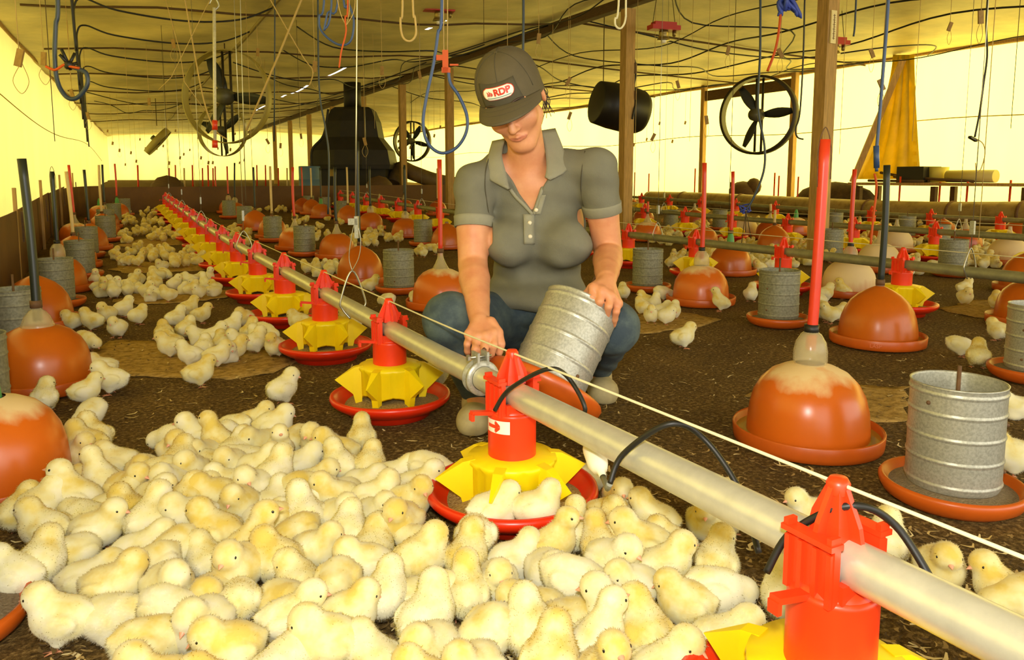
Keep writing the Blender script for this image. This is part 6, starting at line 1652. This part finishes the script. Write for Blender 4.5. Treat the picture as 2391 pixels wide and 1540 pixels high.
# ---- the tube feeder tipped in her hands
Bc, Tc = at(1274, 897, 1.80), at(1366, 700, 1.895)
ax = (Tc - Bc).normalized()
t = tube_feeder(0, 0, 'galvanised tube feeder tipped over in the woman\'s hands', False, .085, scale=.95, fixed=Bc - ax * .05)
t.rotation_euler = ax.to_track_quat('Z', 'Y').to_euler()
# ================================================================== paper sheets with meal, loose shavings and feathers
M_paper = mat('mealy_paper', '#b0904e', .95, col2='#6e5526', vscale=38, thresh=(.42, .72), bump=.5, bscale=120, spec=.1)
M_sand = mat('greyish_meal', '#a58d66', .95, col2='#6f5c40', vscale=60, thresh=(.4, .75), bump=.5, bscale=140, spec=.1)
rp_ = random.Random(8)
def sheet(pp, label, m=None):
    pts = [at_floor(x, y) for x, y in pp]; n = len(pts); ring = []
    for i in range(n):
        a, b_ = pts[i], pts[(i + 1) % n]; k = max(2, int((b_ - a).length / .05))
        for j in range(k):
            q = a.lerp(b_, j / k); ring.append(q + Vector((rp_.gauss(0, .010), rp_.gauss(0, .010), 0)))
    c = sum(ring, Vector()) / len(ring); vs = []; fs = []; nr = 5
    for r in range(nr, 0, -1):
        for q in ring:
            p = c.lerp(q, r / nr); p.z = floor_z(p.x, p.y) + .0035 + .0012 * math.sin(p.x * 30 + p.y * 22) + (.003 * rp_.random() if r == nr else 0); vs.append(p)
    m_ = len(ring)
    for r in range(nr - 1):
        for i in range(m_): fs.append((r * m_ + i, r * m_ + (i + 1) % m_, (r + 1) * m_ + (i + 1) % m_, (r + 1) * m_ + i))
    fs.append(tuple((nr - 1) * m_ + i for i in range(m_)))
    o_ = len(vs); vs += [Vector((v.x, v.y, v.z - .003)) for v in vs[:m_]]
    for i in range(m_): fs.append((i, o_ + i, o_ + (i + 1) % m_, (i + 1) % m_))
    tag(MB().add(vs, fs, 0, True).build('paper_sheet', m or M_paper), label, 'paper', 'paper sheets on the litter')
sheet([(190, 832), (262, 797), (400, 800), (560, 803), (640, 828), (695, 845), (640, 868), (540, 888), (420, 886), (300, 880), (220, 860)], 'big torn paper sheet covered in meal under the left group of chicks')
sheet([(265, 705), (300, 685), (420, 678), (540, 680), (562, 690), (480, 703), (330, 712)], 'torn paper sheet under the nearest left cluster of chicks')
sheet([(258, 630), (300, 612), (480, 612), (505, 630), (400, 636), (300, 640)], 'torn paper sheet under the second left cluster of chicks')
sheet([(270, 575), (330, 558), (420, 558), (440, 570), (350, 578)], 'torn paper sheet under the third left cluster of chicks')
sheet([(1478, 738), (1560, 722), (1640, 738), (1690, 748), (1600, 768), (1530, 778), (1470, 780)], 'paper sheet under the small huddle right of the woman')
sheet([(1735, 925), (1790, 905), (1900, 900), (2020, 900), (2120, 905), (2130, 985), (2060, 990), (1980, 985), (1860, 950)], 'paper sheet lying behind the big dusty drinker')
sheet([(2185, 722), (2260, 703), (2391, 698), (2440, 735), (2380, 748), (2280, 742)], 'paper sheet near the right edge below the second pipe')
sheet([(340, 1530), (420, 1480), (600, 1440), (850, 1440), (980, 1500), (1000, 1660), (640, 1700), (380, 1690)], 'grey mealy paper showing between the nearest chicks', M_sand)
def scatter(n, name, m, label, wlo, whi, lr, seed, curl):
    r = random.Random(seed); b = MB(); k = 0
    while k < n:
        px = r.uniform(-40, 2430); py = 455 + (1600 - 455) * r.random() ** 1.1
        p = at_floor(px, py)
        if p.x < -.5 or p.x > 9.5: continue
        if any((p.x - ox) ** 2 + (p.y - oy) ** 2 < rr_ * rr_ for ox, oy, rr_ in OBST): continue
        a = r.uniform(0, 6.28); d = Vector((math.cos(a), math.sin(a), 0)); s = Vector((-d.y, d.x, 0)); Ln = r.uniform(*lr); w = r.uniform(wlo, whi)
        z0 = .003 + r.random() * .004; g = []
        bend = r.uniform(-curl, curl)
        for i in range(4):
            t = i / 3 - .5; q = p + d * Ln * t + s * bend * Ln * (t * t * 4) + Vector((0, 0, z0 + abs(t) * r.uniform(0, .5) * Ln * .6)); ww = w * (1 - .8 * abs(t) * 2 * .8)
            g.append((q - s * ww, q + s * ww))
        vs = [v for pr in g for v in pr]; b.add(vs, [(2 * i, 2 * i + 1, 2 * i + 3, 2 * i + 2) for i in range(3)], r.randrange(len(m)), False); k += 1
    tag(b.build(name, m), label, name.replace('_', ' '), None, 'stuff')
scatter(6500, 'wood_shavings', [mat('shaving_a', '#8d7340', .9), mat('shaving_b', '#6a5226', .9), mat('shaving_c', '#4a3718', .9), mat('shaving_d', '#a88c52', .9)], 'wood shavings and litter flakes strewn over the brown floor', .0014, .0042, (.007, .022), 5, .35)
scatter(1300, 'moulted_down', [mat('down_a', '#c7ad6c', .9), mat('down_b', '#d9c791', .9)], 'pale moulted down feathers scattered over the brown floor', .0015, .0045, (.012, .04), 6, .5)
